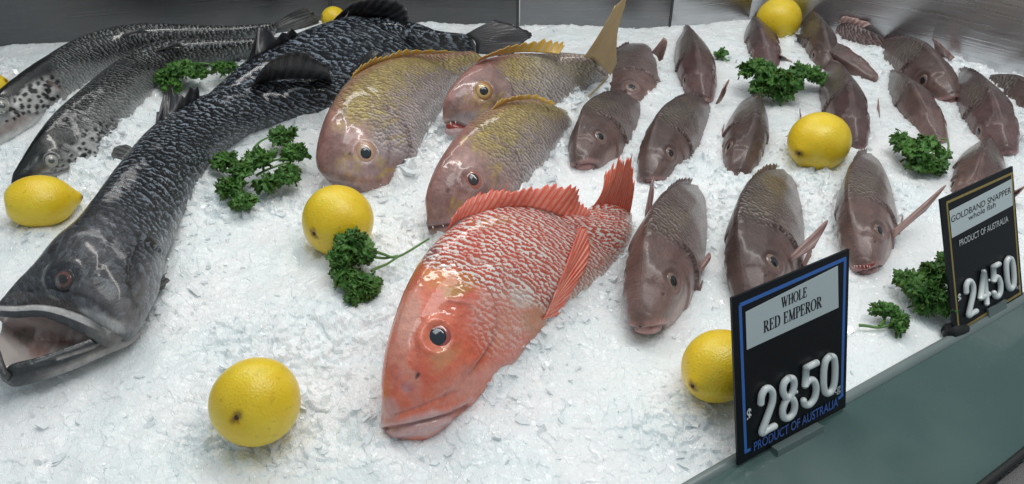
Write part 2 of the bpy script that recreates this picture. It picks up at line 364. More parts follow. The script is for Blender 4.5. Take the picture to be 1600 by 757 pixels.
# ------------------------------------------------------------------ lemons
def lemon_mat():
    t = NT("lemon_peel"); tc = t.n("ShaderNodeTexCoord"); oi = t.n("ShaderNodeObjectInfo")
    nz = t.n("ShaderNodeTexNoise", i_Scale=38.0, i_Detail=4.0); t.l(tc.outputs["Object"], nz.inputs["Vector"])
    vo = t.n("ShaderNodeTexVoronoi", feature='SMOOTH_F1', i_Scale=620.0); t.l(tc.outputs["Object"], vo.inputs["Vector"])
    n3 = t.n("ShaderNodeTexNoise", i_Scale=150.0, i_Detail=5.0); t.l(tc.outputs["Object"], n3.inputs["Vector"])
    c = t.mix(t.ramp(nz.outputs[0], .3, .7), (.80, .55, .020), (.86, .64, .045))
    c = t.mix(t.math('MULTIPLY', t.ramp(vo.outputs[0], .35, .05), .25), c, (.62, .40, .01))
    c = t.mix(t.math('MULTIPLY', t.ramp(n3.outputs[0], .62, .72), .4), c, (.46, .28, .02)); c = t.mix(t.math('MULTIPLY', t.ramp(nz.outputs[0], .62, .75), .35), c, (.50, .50, .04))
    sc_ = t.n("ShaderNodeAttribute", attribute_name="scl"); c = t.mix(sc_.outputs["Fac"], c, (.22, .10, .015))
    t.l(c, t.p.inputs["Base Color"]); t.set(Roughness=.30, Specular_IOR_Level=.45, Subsurface_Weight=.2, Subsurface_Scale=.006)
    t.bump(t.math('ADD', vo.outputs[0], t.math('MULTIPLY', n3.outputs[0], .5)), .0006, .6); return t.m
M['lemon'] = lemon_mat(); M['scar'] = simple("lemon_scar", (.10, .05, .025), .8, bump=.001, bscale=800, var=.6)
def lemon(px, py, rpx, end_px, label, long=1.08, nib=.12, sink=.72, squash=1.0):
    # distance from the apparent size; sits partly in the ice
    R = .0375; z = FPX*R/rpx; d = FW+RT*(px-800)/FPX+UPV*(378.5-py)/FPX
    c = CAM+d*z; hh = c[2]
    # keep it on the ice: slide along the ray until the centre is sink*R over the bed
    k = (sink*R-CH)/(c[2]-CH); c = CAM+(c-CAM)*k; R = R*k
    rd = rayd(*end_px); oc = CAM-c; b = oc@rd; q = oc@oc-(R*1.02)**2; disc = b*b-q
    P = CAM+rd*(-b-math.sqrt(disc)) if disc > 0 else CAM+rd*(-b)
    ax = (P-c)/np.linalg.norm(P-c)
    n, m = 72, 72; u = np.linspace(0, np.pi, n); V = []
    for a in u:
        e = math.cos(a); pr = math.sin(a)**.97
        x = e*long+nib*math.exp(-((a)/.28)**2)+.5*nib*math.exp(-((np.pi-a)/.3)**2)-.035*math.exp(-(a/.10)**2)
        th = np.linspace(0, 2*np.pi, m, endpoint=False)
        rr = pr*(1+.012*np.sin(2*th+rpx)+.01*np.sin(3*th+1+px))
        V.append(np.stack([rr*np.cos(th), rr*np.sin(th)*squash, np.full(m, x)], -1))
    V = np.concatenate(V); V = V*(1+.012*fbm(V[:, 0]*2+px, V[:, 1]*2+V[:, 2], 3, 2)[:, None])
    # blemish round the stem end
    a = np.repeat(u, m); tt = np.tile(np.linspace(0, 6.28, m, endpoint=False), n)
    sm = sstep(.20, .06, a+.05*fbm(np.cos(tt)*2+px, np.sin(tt)*2, 3, 3)+.03*np.sin(tt*2+px))*.8
    o = mesh("lemon", V*R, gridf(n, m), M['lemon'], attrs={"scl": sm})
    o.rotation_mode = 'QUATERNION'; o.rotation_quaternion = Vector(ax).to_track_quat('Z', 'Y'); o.location = c
    s, f = [], []
    k_ = 16
    for i, (r_, z_) in enumerate(((.0, .012), (.03, .014), (.05, .03), (.07, .02), (.085, -.02), (.05, -.06))):
        for j in range(k_):
            t_ = j/k_*6.283; q = r_*.75*(1+.14*math.sin(3*t_+px)+.10*math.sin(5*t_+1)); s.append((q*math.cos(t_), q*math.sin(t_), z_+long+nib-.045))
    mesh("stem_scar", np.array(s)*R, gridf(6, k_), M['scar'], o)
    tag(o, label, "lemon", "lemons set in the ice"); MOUND.append((c[0]+0, c[1]-R*1.1, .03, .003))
    for i in range(22):
        g = random.Random(i*7+int(px)).uniform(0, 6.28); rr = random.Random(i*13+int(py)); q = R*(.88+rr.uniform(0, .35)); MOUND.append((c[0]+q*math.cos(g), c[1]+q*math.sin(g), rr.uniform(.008, .018), rr.uniform(.002, .009)))
    return o
def build_lemons():
    lemon(399, 628, 69, (367, 655), "large round lemon alone on the ice in the foreground, brown scar facing front", .98, .0, .86)
    lemon(528, 345, 55, (490, 366), "lemon with a dark torn scar touching a parsley sprig, below the leftmost yellow striped fish", 1.0, .03, .8)
    lemon(62, 315, 45, (122, 309), "lemon with its pointed tip to the right, beside the black barramundi head", 1.12, .24, .62, .88)
    lemon(1124, 572, 56, (1090, 598), "lemon half hidden behind the blue bordered price ticket", 1.14, .14, .8)
    lemon(1280, 222, 46, (1252, 238), "lemon between the small snappers, in the middle of the right side", 1.08, .10, .72, 1.0)
    lemon(1217, 30, 33, (1186, 38), "pale lemon at the back right under the steel panel", 1.04, .05, .6)
    lemon(522, 30, 19, (504, 26), "small glimpse of a lemon behind the black dorsal fin at the back", 1.05, .05, .8)
    lemon(-14, 146, 30, (8, 128), "lemon cut off by the left edge of the picture behind the salmon", 1.08, .05, .7)

# ------------------------------------------------------------------ fish built from stations along the body
class Fish: name = 'snap'
def ladder(name, st, hD, hV, wk, mat, scale_m, NS=220, NR=120, skew=0., power=1.0, base=(.5, .4, .4), cap0=.05, cap1=.02):
    """st: rows (Dx,Dy,Vx,Vy) of back and belly edge, head to tail; hD/hV heights; wk half thickness / half depth"""
    st = np.asarray(st, float); k = len(st)
    hd = crom(hD, k)[:, 0] if len(hD) != k else np.array(hD, float)
    hv = crom(hV, k)[:, 0] if len(hV) != k else np.array(hV, float)
    D = np.array([U(a[0], a[1], h) for a, h in zip(st, hd)]); V = np.array([U(a[2], a[3], h) for a, h in zip(st, hv)])
    D, V = crom(D, NS), crom(V, NS); W = crom(wk, NS)[:, 0]
    # equal spacing along the body
    C = (D+V)/2; L = np.concatenate([[0], np.cumsum(np.linalg.norm(np.diff(C, axis=0), axis=1))])
    q = np.linspace(0, L[-1], NS); rs = lambda A: np.stack([np.interp(q, L, A[:, i]) for i in range(A.shape[1])], -1)
    D, V = rs(D), rs(V); W = np.interp(q, L, W); C = (D+V)/2; A = (D-V)/2; L = q
    T = np.gradient(C, axis=0); T /= np.linalg.norm(T, axis=1)[:, None]
    hl = np.linalg.norm(A, axis=1); N = np.cross(T, A); N /= np.linalg.norm(N, axis=1)[:, None]
    sg = np.sign(((CAM-C)*N).sum(1)); N *= sg[:, None]
    ker = np.ones(9)/9; N = np.stack([np.convolve(np.pad(N[:, i], 4, 'edge'), ker, 'valid') for i in range(3)], -1); N /= np.linalg.norm(N, axis=1)[:, None]
    t = np.linspace(0, 1, NS); cap = np.sqrt(np.clip(1-(1-np.clip(t/cap0, 0, 1))**2, 0, 1))*np.sqrt(np.clip(1-(1-np.clip((1-t)/cap1, 0, 1))**2, 0.02, 1))
    ww = W*hl*np.maximum(cap, .04); aa = .25+.75*cap
    th = np.linspace(0, 2*np.pi, NR, endpoint=False); ct, s_ = np.cos(th), np.sin(th)
    yy = np.sign(s_)*np.abs(s_)**np.where(ct > 0, 1.12*power, .85)
    P = C[:, None]+ct[None, :, None]*A[:, None]*aa[:, None, None]+yy[None, :, None]*N[:, None]*ww[:, None, None]
    f = Fish(); f.NS, f.NR = NS, NR; f.P = P.reshape(-1, 3); f.t = np.repeat(t, NR); f.c = np.tile(ct, NS); f.s = np.tile(s_, NS)
    dg = np.sqrt((hl[:, None]*s_)**2+(ww[:, None]*ct)**2)*(2*np.pi/NR); g = np.cumsum(dg, axis=1)
    f.uv = np.stack([np.repeat(L, NR), g.ravel()], -1)/scale_m; f.len = L[-1]
    f.n = NS; f.name = name; f.mat = mat; f.D, f.V, f.N = D, V, N
    f.col = np.tile(np.array(base, float), (len(f.P), 1)); f.scl = np.ones(len(f.P)); f.upd()
    return f
def _upd(f):
    G = f.P.reshape(f.NS, f.NR, 3); du = np.gradient(G, axis=0); dv = np.roll(G, -1, 1)-np.roll(G, 1, 1)
    n = np.cross(du, dv); n /= np.linalg.norm(n, axis=2)[..., None]+1e-12
    cen = G.mean(1, keepdims=True); s = np.sign(((G-cen)*n).sum(2).mean()); f.nrm = (n*s).reshape(-1, 3)
    f.px = PR(f.P); f.front = ((CAM-f.P)*f.nrm).sum(1) > 0; f.bvh = None
def _disp(f, amt): f.P = f.P+f.nrm*amt[:, None]; f.upd()
def _stroke(f, poly, w, d=0., col=None, a=1., kind='groove', nz=.0, smooth=True, seed=0):
    if smooth and len(poly) > 2: poly = crom(poly, len(poly)*6)
    x = f.px; sd = seg_sd(x, poly)
    if nz: sd = sd+nz*fbm(x[:, 0]*.08, x[:, 1]*.08, 9+seed, 3)*w
    if kind == 'groove': m = np.exp(-(sd/w)**2); am = -d*m
    elif kind == 'ridge': m = np.exp(-(sd/w)**2); am = d*m
    else:   # flap: raised plate on the positive side, groove on the other
        m = np.exp(-(sd/w)**2); am = np.where(sd > 0, d*np.exp(-sd/(5*w)), -.5*d*np.exp(sd/w))
        e = np.min(np.hypot(x[:, None, 0]-np.array([poly[0][0], poly[-1][0]]), x[:, None, 1]-np.array([poly[0][1], poly[-1][1]])), axis=1); am = am*sstep(0, 6*w, e)
    m = m*f.front; am = am*f.front
    if col is not None: f.col = f.col*(1-(m*a)[:, None])+np.array(col)*(m*a)[:, None]
    if d: f.disp(am)
def _blob(f, cx, cy, rx, ry, rot=0., col=(0, 0, 0), a=1., nz=.35, soft=.5, freq=.05, seed=0, both=False, chan=None):
    x = f.px; r = math.radians(rot); dx, dy = x[:, 0]-cx, x[:, 1]-cy
    u, v = (dx*math.cos(r)+dy*math.sin(r))/rx, (-dx*math.sin(r)+dy*math.cos(r))/ry
    dd = np.hypot(u, v)+nz*fbm(x[:, 0]*freq, x[:, 1]*freq, seed+int(cx), 4); m = sstep(1, 1-soft, dd)*a
    if not both: m = m*f.front
    if chan == 'scl': f.scl = f.scl*(1-m)+col*m
    else: f.col = f.col*(1-m[:, None])+np.array(col)*m[:, None]
Fish.upd, Fish.disp, Fish.stroke, Fish.blob = _upd, _disp, _stroke, _blob
def _bump(f, cx, cy, r, d, kind='dome'):
    q = np.hypot(f.px[:, 0]-cx, f.px[:, 1]-cy)/r
    m = np.exp(-q**2*1.5) if kind == 'dome' else np.exp(-((q-1)/.28)**2)
    f.disp(d*m*f.front)
def _at(f, px, py):
    if f.bvh is None: f.bvh = BVHTree.FromPolygons([Vector(p) for p in f.P], gridf(f.NS, f.NR).tolist())
    h = f.bvh.ray_cast(Vector(CAM), Vector(rayd(px, py)), 10)
    if h[0] is None: return U(px, py, .03), np.array([0, -.6, .8])
    n = np.array(h[1]); p = np.array(h[0]); n = n if n@(CAM-p) > 0 else -n; return p, n
Fish.bumpat, Fish.at = _bump, _at
def _build(f, root, nm="body"):
    if f.px.max() > 320 or f.name != 'snap': f.disp(.00022*fbm(f.px[:, 0]*.07, f.px[:, 1]*.07, 17, 4)+.00015*fbm(f.px[:, 0]*.25, f.px[:, 1]*.25, 18, 2))
    f.col = f.col*(1+getattr(f, 'mott', .30)*fbm(f.px[:, 0]*.10, f.px[:, 1]*.10, 27, 4))[:, None]
    F = gridf(f.NS, f.NR); return mesh(nm, f.P, F, f.mat, root, True, np.array(root.location), cols=f.col, uvs=f.uv, attrs={"scl": f.scl})
Fish.build = _build
def shade(f, back, side, belly, b0=.55, b1=-.5):
    """back / flank / belly tones of the skin itself; c = 1 on the back edge, -1 on the belly edge"""
    c = f.c+.18*fbm(f.uv[:, 0]*.3, f.uv[:, 1]*.3, 4, 4); a = sstep(b0-.35, b0+.35, c)[:, None]; b = sstep(b1+.35, b1-.35, c)[:, None]
    f.col = np.array(side)*(1-a)*(1-b)+np.array(back)*a+np.array(belly)*b
def capmesh(r, h, z0, n=8, m=28, r0=0.):
    V = []
    for i in range(n):
        q = i/(n-1); rr = r0+(r-r0)*q; V.append(np.stack([rr*np.cos(np.linspace(0, 2*np.pi, m, endpoint=False)), rr*np.sin(np.linspace(0, 2*np.pi, m, endpoint=False)), np.full(m, z0+h*math.sqrt(max(0, 1-(rr/r*.999)**2)))], -1))
    return np.concatenate(V), gridf(n, m)
EM = {}
def eye(root, P, N, r, cols, org=None, tilt=None, squash=1., tw=0.):
    """eye (socket rim) > iris, pupil"""
    key = str(cols)
    if key not in EM: EM[key] = [simple("eye_part", c, .12 if i else .3, coat=1. if i else .4, var=.35, bscale=900) for i, c in enumerate(cols)]
    mr, mi, mp = EM[key]; N = np.asarray(N, float); N = N/np.linalg.norm(N)
    if tilt is not None: N = N*(1-tilt)+(CAM-P)/np.linalg.norm(CAM-P)*tilt; N /= np.linalg.norm(N)
    a = np.cross([0, 0, 1.], N); a /= np.linalg.norm(a); b = np.cross(N, a)
    a, b = a*math.cos(tw)+b*math.sin(tw), -a*math.sin(tw)+b*math.cos(tw)
    def tr(V): return P+V[:, :1]*a*r+V[:, 1:2]*b*squash*r+V[:, 2:]*N*r
    off = np.array(root.location) if org is None else org
    V, F = capmesh(1.06, .38, -.16); e = mesh("eye", tr(V), F, mr, root, org=off)
    V, F = capmesh(.80, .30, -.02, r0=.0); mesh("iris", tr(V), F, mi, e, org=off)
    V, F = capmesh(.47, .16, .165); V[:, 0] += .12*(V[:, 0] > 0)*V[:, 0]; mesh("pupil", tr(V), F, mp, e, org=off)
    return e
def fin(root, base, tips, nr, mat, name="fin", scallop=.0, ragged=.0, m=10, thick=.0009, curve=.004, seed=1, org=None, power=1., sub=6):
    base = np.asarray(base, float); tips = np.asarray(tips, float); n = nr*sub+1
    B, T_ = crom(base, n), crom(tips, n); r = np.random.default_rng(seed); u = np.linspace(0, nr, n)
    rl = r.uniform(-1, 1, nr+1)*ragged; f = 1-np.abs((u % 1)-.5)*0; tri = np.abs(((u) % 1)-.5)*2   # 1 at rays, 0 between
    ln = 1-scallop*(1-tri**.8)+np.interp(u, np.arange(nr+1), rl)
    nn = np.cross(np.gradient(B, axis=0), T_-B); nn /= np.linalg.norm(nn, axis=1)[:, None]+1e-9
    v = np.linspace(0, 1, m); G = []
    wav = np.cumsum(r.normal(0, 1, n)); wav = np.convolve(wav-np.linspace(wav[0], wav[-1], n), np.ones(9)/9, 'same'); wav /= np.abs(wav).max()+1e-6
    for q in v:
        z = q*ln; G.append(B+(T_-B)*z[:, None]+nn*(.0007*(tri-.5)*(1-q*.5)+curve*q*q*wav+curve*math.sin(q*2.5))[:, None])
    G = np.array(G).reshape(-1, 3); uv = np.stack([np.tile(u, m), np.repeat(v*3, n)], -1)
    off = np.array(root.location) if org is None else org
    return mesh(name, G, gridf(m, n, False), mat, root, True, off, solid=thick, uvs=uv)
def UU(L): return np.array([U(*a) for a in L])

# ------------------------------------------------------------------ fish skins
M['barra'] = fish_mat("dark_scaly_skin", (.40, .47, .56), 1.0, .0032, rough=.34, lo=.14, hi=.40, dark=.8, patch=.6, coat=.5, namp=3.0, rnd=1., crough=.12)  # bluish edge colour: pale scale rims plus painted wet glints
M['salmon'] = fish_mat("silver_skin", (.66, .68, .68), .45, .0008, rough=.22, metal=.3, lo=-.05, hi=.45, dark=.4, patch=.6, coat=.6, namp=2.2, crough=.1)
M['emper'] = fish_mat("golden_pink_skin", (.62, .57, .53), .9, .0015, rough=.32, lo=.0, hi=.3, dark=.45, patch=.5, coat=.8, crough=.09, etint=.6)
M['red'] = fish_mat("red_skin", (.94, .86, .80), 1.1, .0015, rough=.30, lo=.0, hi=.18, dark=.10, crough=.07, mott=.12, patch=.5, coat=.85)  # white flecks: pale scale edges together with highlights held in the colour
M['brown'] = fish_mat("brown_pink_skin", (.48, .40, .38), .75, .0020, rough=.36, lo=.0, hi=.4, dark=.45, patch=.6, coat=.4, crough=.18)
M['fin_black'] = fin_mat("black_fin", (.008, .008, .010), (.045, .045, .05))
M['fin_yellow'] = fin_mat("yellow_fin", (.62, .36, .03), (.55, .42, .22))
M['fin_gold'] = fin_mat("golden_tail_fin", (.82, .62, .26), (.64, .52, .42))
M['fin_red'] = fin_mat("red_fin", (.80, .13, .075), (.88, .34, .25), bumpd=.0018)
M['fin_pink'] = fin_mat("pinkish_fin", (.26, .14, .125), (.46, .33, .30))
M['fin_coral'] = fin_mat('coral_tail_fin', (.86, .17, .09), (.92, .50, .38), bumpd=.0010)
M['fin_dusk'] = fin_mat('dusky_fin', (.07, .04, .04), (.20, .12, .115))
M['fin_grey'] = fin_mat("dark_grey_fin", (.05, .05, .05), (.16, .16, .16))
M['mouth'] = simple("mouth_lining", (.40, .33, .30), .3, coat=.8, var=.35, bscale=45)
def gape():
    t = NT("gape_skin"); a = t.n("ShaderNodeAttribute", attribute_name="Col"); t.l(a.outputs["Color"], t.p.inputs["Base Color"]); t.set(Roughness=.3, Coat_Weight=.5, Subsurface_Weight=.2, Subsurface_Scale=.004); return t.m
M['gape'] = gape(); M['tongue'] = simple("tongue", (.27, .15, .13), .3, coat=.8, var=.4, bscale=60)
M['redmouth'] = simple("red_mouth", (.30, .04, .035), .3, coat=.8)
M['tooth'] = simple("tooth", (.75, .70, .62), .3)
M['spike'] = simple("fin_spine", (.10, .10, .11), .4)

def add_tooth(root, px, py, h, dx, dy, r=.0008, name="tooth"):
    a = U(px, py, h); b = U(px+dx, py+dy, h); V, F = tube([a, (a+b)/2, b], [r, r*.8, r*.15], 6)
    mesh(name, V, F, M['tooth'], root, org=np.array(root.location))

# ---- black barramundi at the left
def barramundi_front():
    root = empty("barramundi", U(180, 400, 0), "large black barramundi lying in front with its mouth wide open at the left edge", "fish", "black barramundi")
    st = [(-8, 474, 0, 492), (28, 440, 60, 482), (62, 408, 128, 497), (92, 374, 196, 527), (122, 341, 238, 478), (153, 303, 252, 408), (190, 256, 284, 326), (236, 208, 322, 254),
          (292, 168, 384, 206), (348, 140, 446, 192), (402, 128, 500, 184), (458, 124, 548, 172), (515, 118, 578, 150), (560, 104, 600, 128)]
    f = ladder("barramundi", st, [.03, .055, .07, .08, .075, .06, .05, .04], [.03, .03, .012, .0, -.004, -.006, -.006, .0], [.35, .42, .5, .56, .58, .6, .6, .58, .55, .5, .45, .3], M['barra'], .0080, NS=330, NR=150, base=(.05, .055, .065), power=.85)
    shade(f, (.006, .007, .008), (.020, .022, .028), (.07, .07, .075))
    bank(f, .36, .95, .020, .022, .012, 1); x = f.px; k = sstep(255, 150, x[:, 0]-.35*(x[:, 1]-330)+45*fbm(x[:, 0]*.02, x[:, 1]*.02, 8, 3))   # head: small scales only
    f.scl = .95*(1-k)+.13*k
    f.blob(150, 500, 70, 20, 15, (.50, .48, .47), .9, nz=.4, seed=2)             # pale cheek over the maxilla
    f.blob(165, 470, 90, 26, 30, (.16, .15, .155), .6, nz=.5)
    f.blob(240, 440, 40, 60, 20, (.16, .16, .17), .6, nz=.5, freq=.04)
    f.blob(120, 400, 60, 40, -40, (.035, .032, .034), .6)
    f.blob(60, 470, 80, 12, 8, (.07, .06, .06), .8)
    for (a, b, c) in ((.8, .2, 3), (.5, .4, 5)):
        f.blob(200*a+60, 300+200*b, 60, 50, 0, (.09, .09, .10), .5, nz=.9, freq=.09, seed=c)
    f.stroke([(262, 405), (222, 372), (205, 400), (200, 440), (214, 478)], 6, .0032, (.02, .02, .022), .6, 'flap', nz=.3)
    f.stroke([(180, 360), (160, 400), (152, 440), (172, 480)], 5, .0016, (.03, .03, .03), .5, 'flap', nz=.3)
    f.stroke([(70, 450), (130, 462), (185, 500)], 4, .0016, (.03, .028, .03), .7)
    f.stroke([(20, 452), (55, 440), (70, 446)], 3, .0008, (.02, .02, .02), .5)
    f.stroke([(235, 232), (300, 235), (380, 190), (470, 160)], 5, .0008, (.02, .02, .024), .4, nz=.5)
    f.bumpat(102, 437, 26, .0035, 'ring'); f.bumpat(48, 455, 5, -.002); f.bumpat(60, 452, 4, -.0015)
    f.blob(48, 455, 5, 4, 0, (.005, .005, .005), .9, nz=.1)
    f.build(root)
    P, N = f.at(102, 437); eye(root, P+N*.0005, N, .0118, [(.035, .028, .03), (.13, .045, .038), (.010, .008, .010)], tilt=.2, squash=.85)
    # pectoral tip poking out of the belly line, spiny and soft back fins, tail
    B = UU([(240, 212, .066), (256, 196, .066), (275, 182, .066), (296, 168, .064), (305, 164, .06)])
    fin(root, B, UU([(243, 178, .075), (262, 135, .085), (276, 148, .085), (296, 132, .085), (312, 150, .065)]), 6, M['fin_black'], "spiny_back_fin", .30, .06, thick=.0012, seed=3)
    B = UU([(388, 136, .050), (415, 128, .055), (450, 124, .055), (490, 124, .05), (514, 122, .04)])
    fin(root, B, UU([(398, 118, .085), (425, 92, .10), (465, 82, .105), (505, 96, .09), (520, 126, .05)]), 12, M['fin_black'], "soft_back_fin", .04, .02, seed=5, curve=.006)
    fin(root, UU([(556, 104, .03), (578, 116, .03), (598, 128, .025)]), UU([(585, 78, .05), (615, 84, .05), (640, 108, .03)]), 10, M['fin_black'], "tail_fin", .05, .03)
    fin(root, UU([(190, 250, .05), (200, 240, .05), (208, 232, .05)]), UU([(180, 254, .03), (182, 240, .035), (196, 230, .04)]), 4, M['fin_grey'], "far_side_fin", .05, .05)
    fin(root, UU([(232, 470, .014), (246, 455, .014), (254, 440, .016)]), UU([(262, 452, .006), (268, 440, .008), (266, 428, .010)]), 6, M['fin_grey'], "breast_fin", .05, .05)
    # upper jaw plate (maxilla)
    j = ladder("upper_jaw", [(-16, 476, -14, 494), (20, 478, 24, 497), (62, 476, 66, 496), (105, 483, 98, 508), (146, 498, 132, 524), (178, 512, 166, 542), (194, 522, 186, 540)],
               [.045, .05, .045, .035, .022], [.04, .042, .036, .026, .014], [.25, .3, .3, .3, .3], M['barra'], .012, 120, 48, base=(.05, .05, .055))
    j.scl *= 0; j.col = np.where((j.c > .1)[:, None], np.array([.60, .58, .56]), np.array([.05, .05, .055]))
    k = sstep(.7, 1.0, j.c)[:, None]; j.col = j.col*(1-k)+np.array([.05, .045, .045])*k
    k = sstep(120, 160, j.px[:, 0])[:, None]; j.col = j.col*(1-k)+np.array([.13, .125, .12])*k; j.build(root, "upper_jaw")
    # lower jaw
    j = ladder("lower_jaw", [(2, 590, 4, 596), (16, 572, 20, 602), (52, 562, 62, 594), (100, 545, 112, 578), (150, 526, 162, 556), (184, 514, 200, 540), (204, 505, 222, 520)],
               [.030, .034, .032, .028, .022, .016], [.016, .012, .010, .008, .002, .0], [.75, .7, .55, .5, .5], M['barra'], .012, 140, 60, base=(.05, .05, .055), cap0=.10)
    j.scl *= 0; k = sstep(.1, -.25, j.c+.25*fbm(j.px[:, 0]*.05, j.px[:, 1]*.1, 3, 3))*sstep(35, 110, j.px[:, 0])
    j.col = np.array([.022, .026, .030])*(1-k[:, None])+np.array([.36, .34, .33])*k[:, None]
    j.stroke([(60, 585), (110, 568), (170, 540)], 2.5, .0010, (.10, .09, .09), .7); j.stroke([(90, 560), (140, 545), (185, 530)], 2.5, .0010, (.30, .28, .27), .8)
    j.build(root, "lower_jaw")
    # far side of the lower jaw and the gape between
    j = ladder("far_jaw", [(10, 590, 14, 598), (-4, 566, 8, 590), (-14, 540, 0, 560), (-24, 515, -10, 530), (-30, 495, -20, 510)], [.034, .04, .045, .05], [.02, .03, .035, .04], [.6, .5, .5], M['barra'], .012, 60, 30, base=(.06, .06, .065)); j.scl *= 0; j.build(root, "lower_jaw_rim")
    G = []
    up = [(-30, 482, .046), (10, 488, .044), (50, 490, .04), (90, 496, .034), (130, 514, .026), (172, 534, .018)]
    lo = [(-20, 530, .034), (2, 574, .028), (28, 574, .026), (70, 562, .024), (120, 546, .020), (176, 532, .016)]
    A, Bq = crom(UU(up), 40), crom(UU(lo), 40)
    for q in np.linspace(0, 1, 20):
        dz = -math.sin(math.pi*q)**.7*.030
        G.append(A*(1-q)+Bq*q+np.outer(np.sin(np.pi*np.linspace(.08, .92, 40))**.5, [.25*dz*-1, dz*-.9, dz]))
    G = np.array(G).reshape(-1, 3); gx = PR(G); GC = np.tile(np.array([.40, .36, .34]), (len(G), 1))
    for (cx, cy, rx, ry, cc, aa) in ((40, 525, 26, 20, (.13, .10, .08), .9), (85, 530, 36, 16, (.26, .15, .125), .8), (60, 548, 24, 14, (.24, .13, .11), .8), (8, 548, 18, 22, (.50, .47, .44), .7), (140, 525, 40, 10, (.56, .48, .44), .8), (20, 505, 40, 8, (.52, .48, .46), .6)):  # first patch paints the shade of the mouth hollow, others are flesh tones
        m_ = sstep(1.1, .5, np.hypot((gx[:, 0]-cx)/rx, (gx[:, 1]-cy)/ry)+.35*fbm(gx[:, 0]*.08, gx[:, 1]*.08, 3, 3))[:, None]*aa; GC = GC*(1-m_)+np.array(cc)*m_
    LN = np.array([0, -.6, .8])*(.0035*fbm(gx[:, 0]*.045, gx[:, 1]*.09, 21, 4)+.002*np.sin(gx[:, 0]*.35+gx[:, 1]*.12))[:, None]; g = mesh("mouth_lining", G+LN, gridf(20, 40, False), M['gape'], root, org=np.array(root.location), solid=.001, cols=GC)
    j = ladder("tongue", [(40, 562, 46, 568), (46, 535, 74, 560), (66, 516, 104, 546), (88, 508, 112, 530), (104, 510, 108, 518)], [.004, .006, .004, .002], [-.004, -.002, .0, .0], [.16, .14, .12], M['tongue'], .01, 50, 30)
    j.build(g, "tongue") if False else mesh("tongue", j.P, gridf(j.NS, j.NR), M['tongue'], root, org=np.array(root.location))
    for (mx, my) in ((260, 470), (285, 400), (330, 300), (380, 240), (470, 205)): p = U(mx, my); MOUND.append((p[0], p[1], .035, .008))

def barramundi_back():
    root = empty("barramundi", U(560, 110, 0), "black barramundi behind the open mouthed one, tail fin against the steel panel", "fish", "black barramundi")
    st = [(300, 172, 380, 215), (345, 132, 470, 178), (392, 94, 530, 160), (442, 68, 585, 135), (497, 44, 630, 112), (553, 28, 665, 97), (608, 36, 700, 90), (660, 50, 722, 86), (735, 56, 748, 82)]
    f = ladder("barramundi", st, [.02, .045, .06, .06, .05], [-.01, -.006, -.004, .0, .01], [.4, .5, .55, .55, .5, .4, .3], M['barra'], .0088, 260, 120, base=(.05, .055, .065), power=.85)
    shade(f, (.008, .009, .012), (.022, .027, .036), (.04, .045, .055)); f.scl *= .95
    f.stroke([(400, 120), (480, 90), (560, 66), (650, 66), (730, 70)], 3.5, .0007, (.02, .02, .024), .4, nz=.5); f.build(root)
    B = UU([(384, 100, .058), (402, 88, .06), (428, 76, .062), (452, 66, .062), (468, 60, .06)])
    fin(root, B, UU([(392, 70, .075), (405, 40, .085), (428, 52, .085), (450, 44, .085), (470, 52, .07)]), 5, M['fin_black'], "spiny_back_fin", .32, .06, thick=.0012, seed=8)
    B = UU([(497, 45, .06), (525, 34, .06), (555, 28, .06), (590, 30, .055), (618, 38, .05)])
    fin(root, B, UU([(520, 28, .075), (552, 6, .09), (592, -2, .095), (632, 6, .09), (640, 34, .07)]), 12, M['fin_black'], "soft_back_fin", .03, .03, seed=4, curve=.005)
    fin(root, UU([(728, 54, .045), (742, 66, .04), (744, 84, .03)]), UU([(775, 33, .06), (828, 52, .05), (818, 68, .045), (796, 92, .03)]), 14, M['fin_black'], "tail_fin", .02, .02, seed=9, curve=.003)
    fin(root, UU([(588, 132, .012), (610, 118, .012), (634, 110, .012)]), UU([(610, 142, -.002), (645, 122, .0), (668, 106, .006)]), 8, M['fin_black'], "belly_fin", .03, .03)
    fin(root, UU([(498, 42, .064), (512, 36, .064), (524, 32, .064)]), UU([(520, 30, .075), (540, 20, .08), (550, 14, .08)]), 3, M['fin_grey'], "spine_fin", .1, .1)

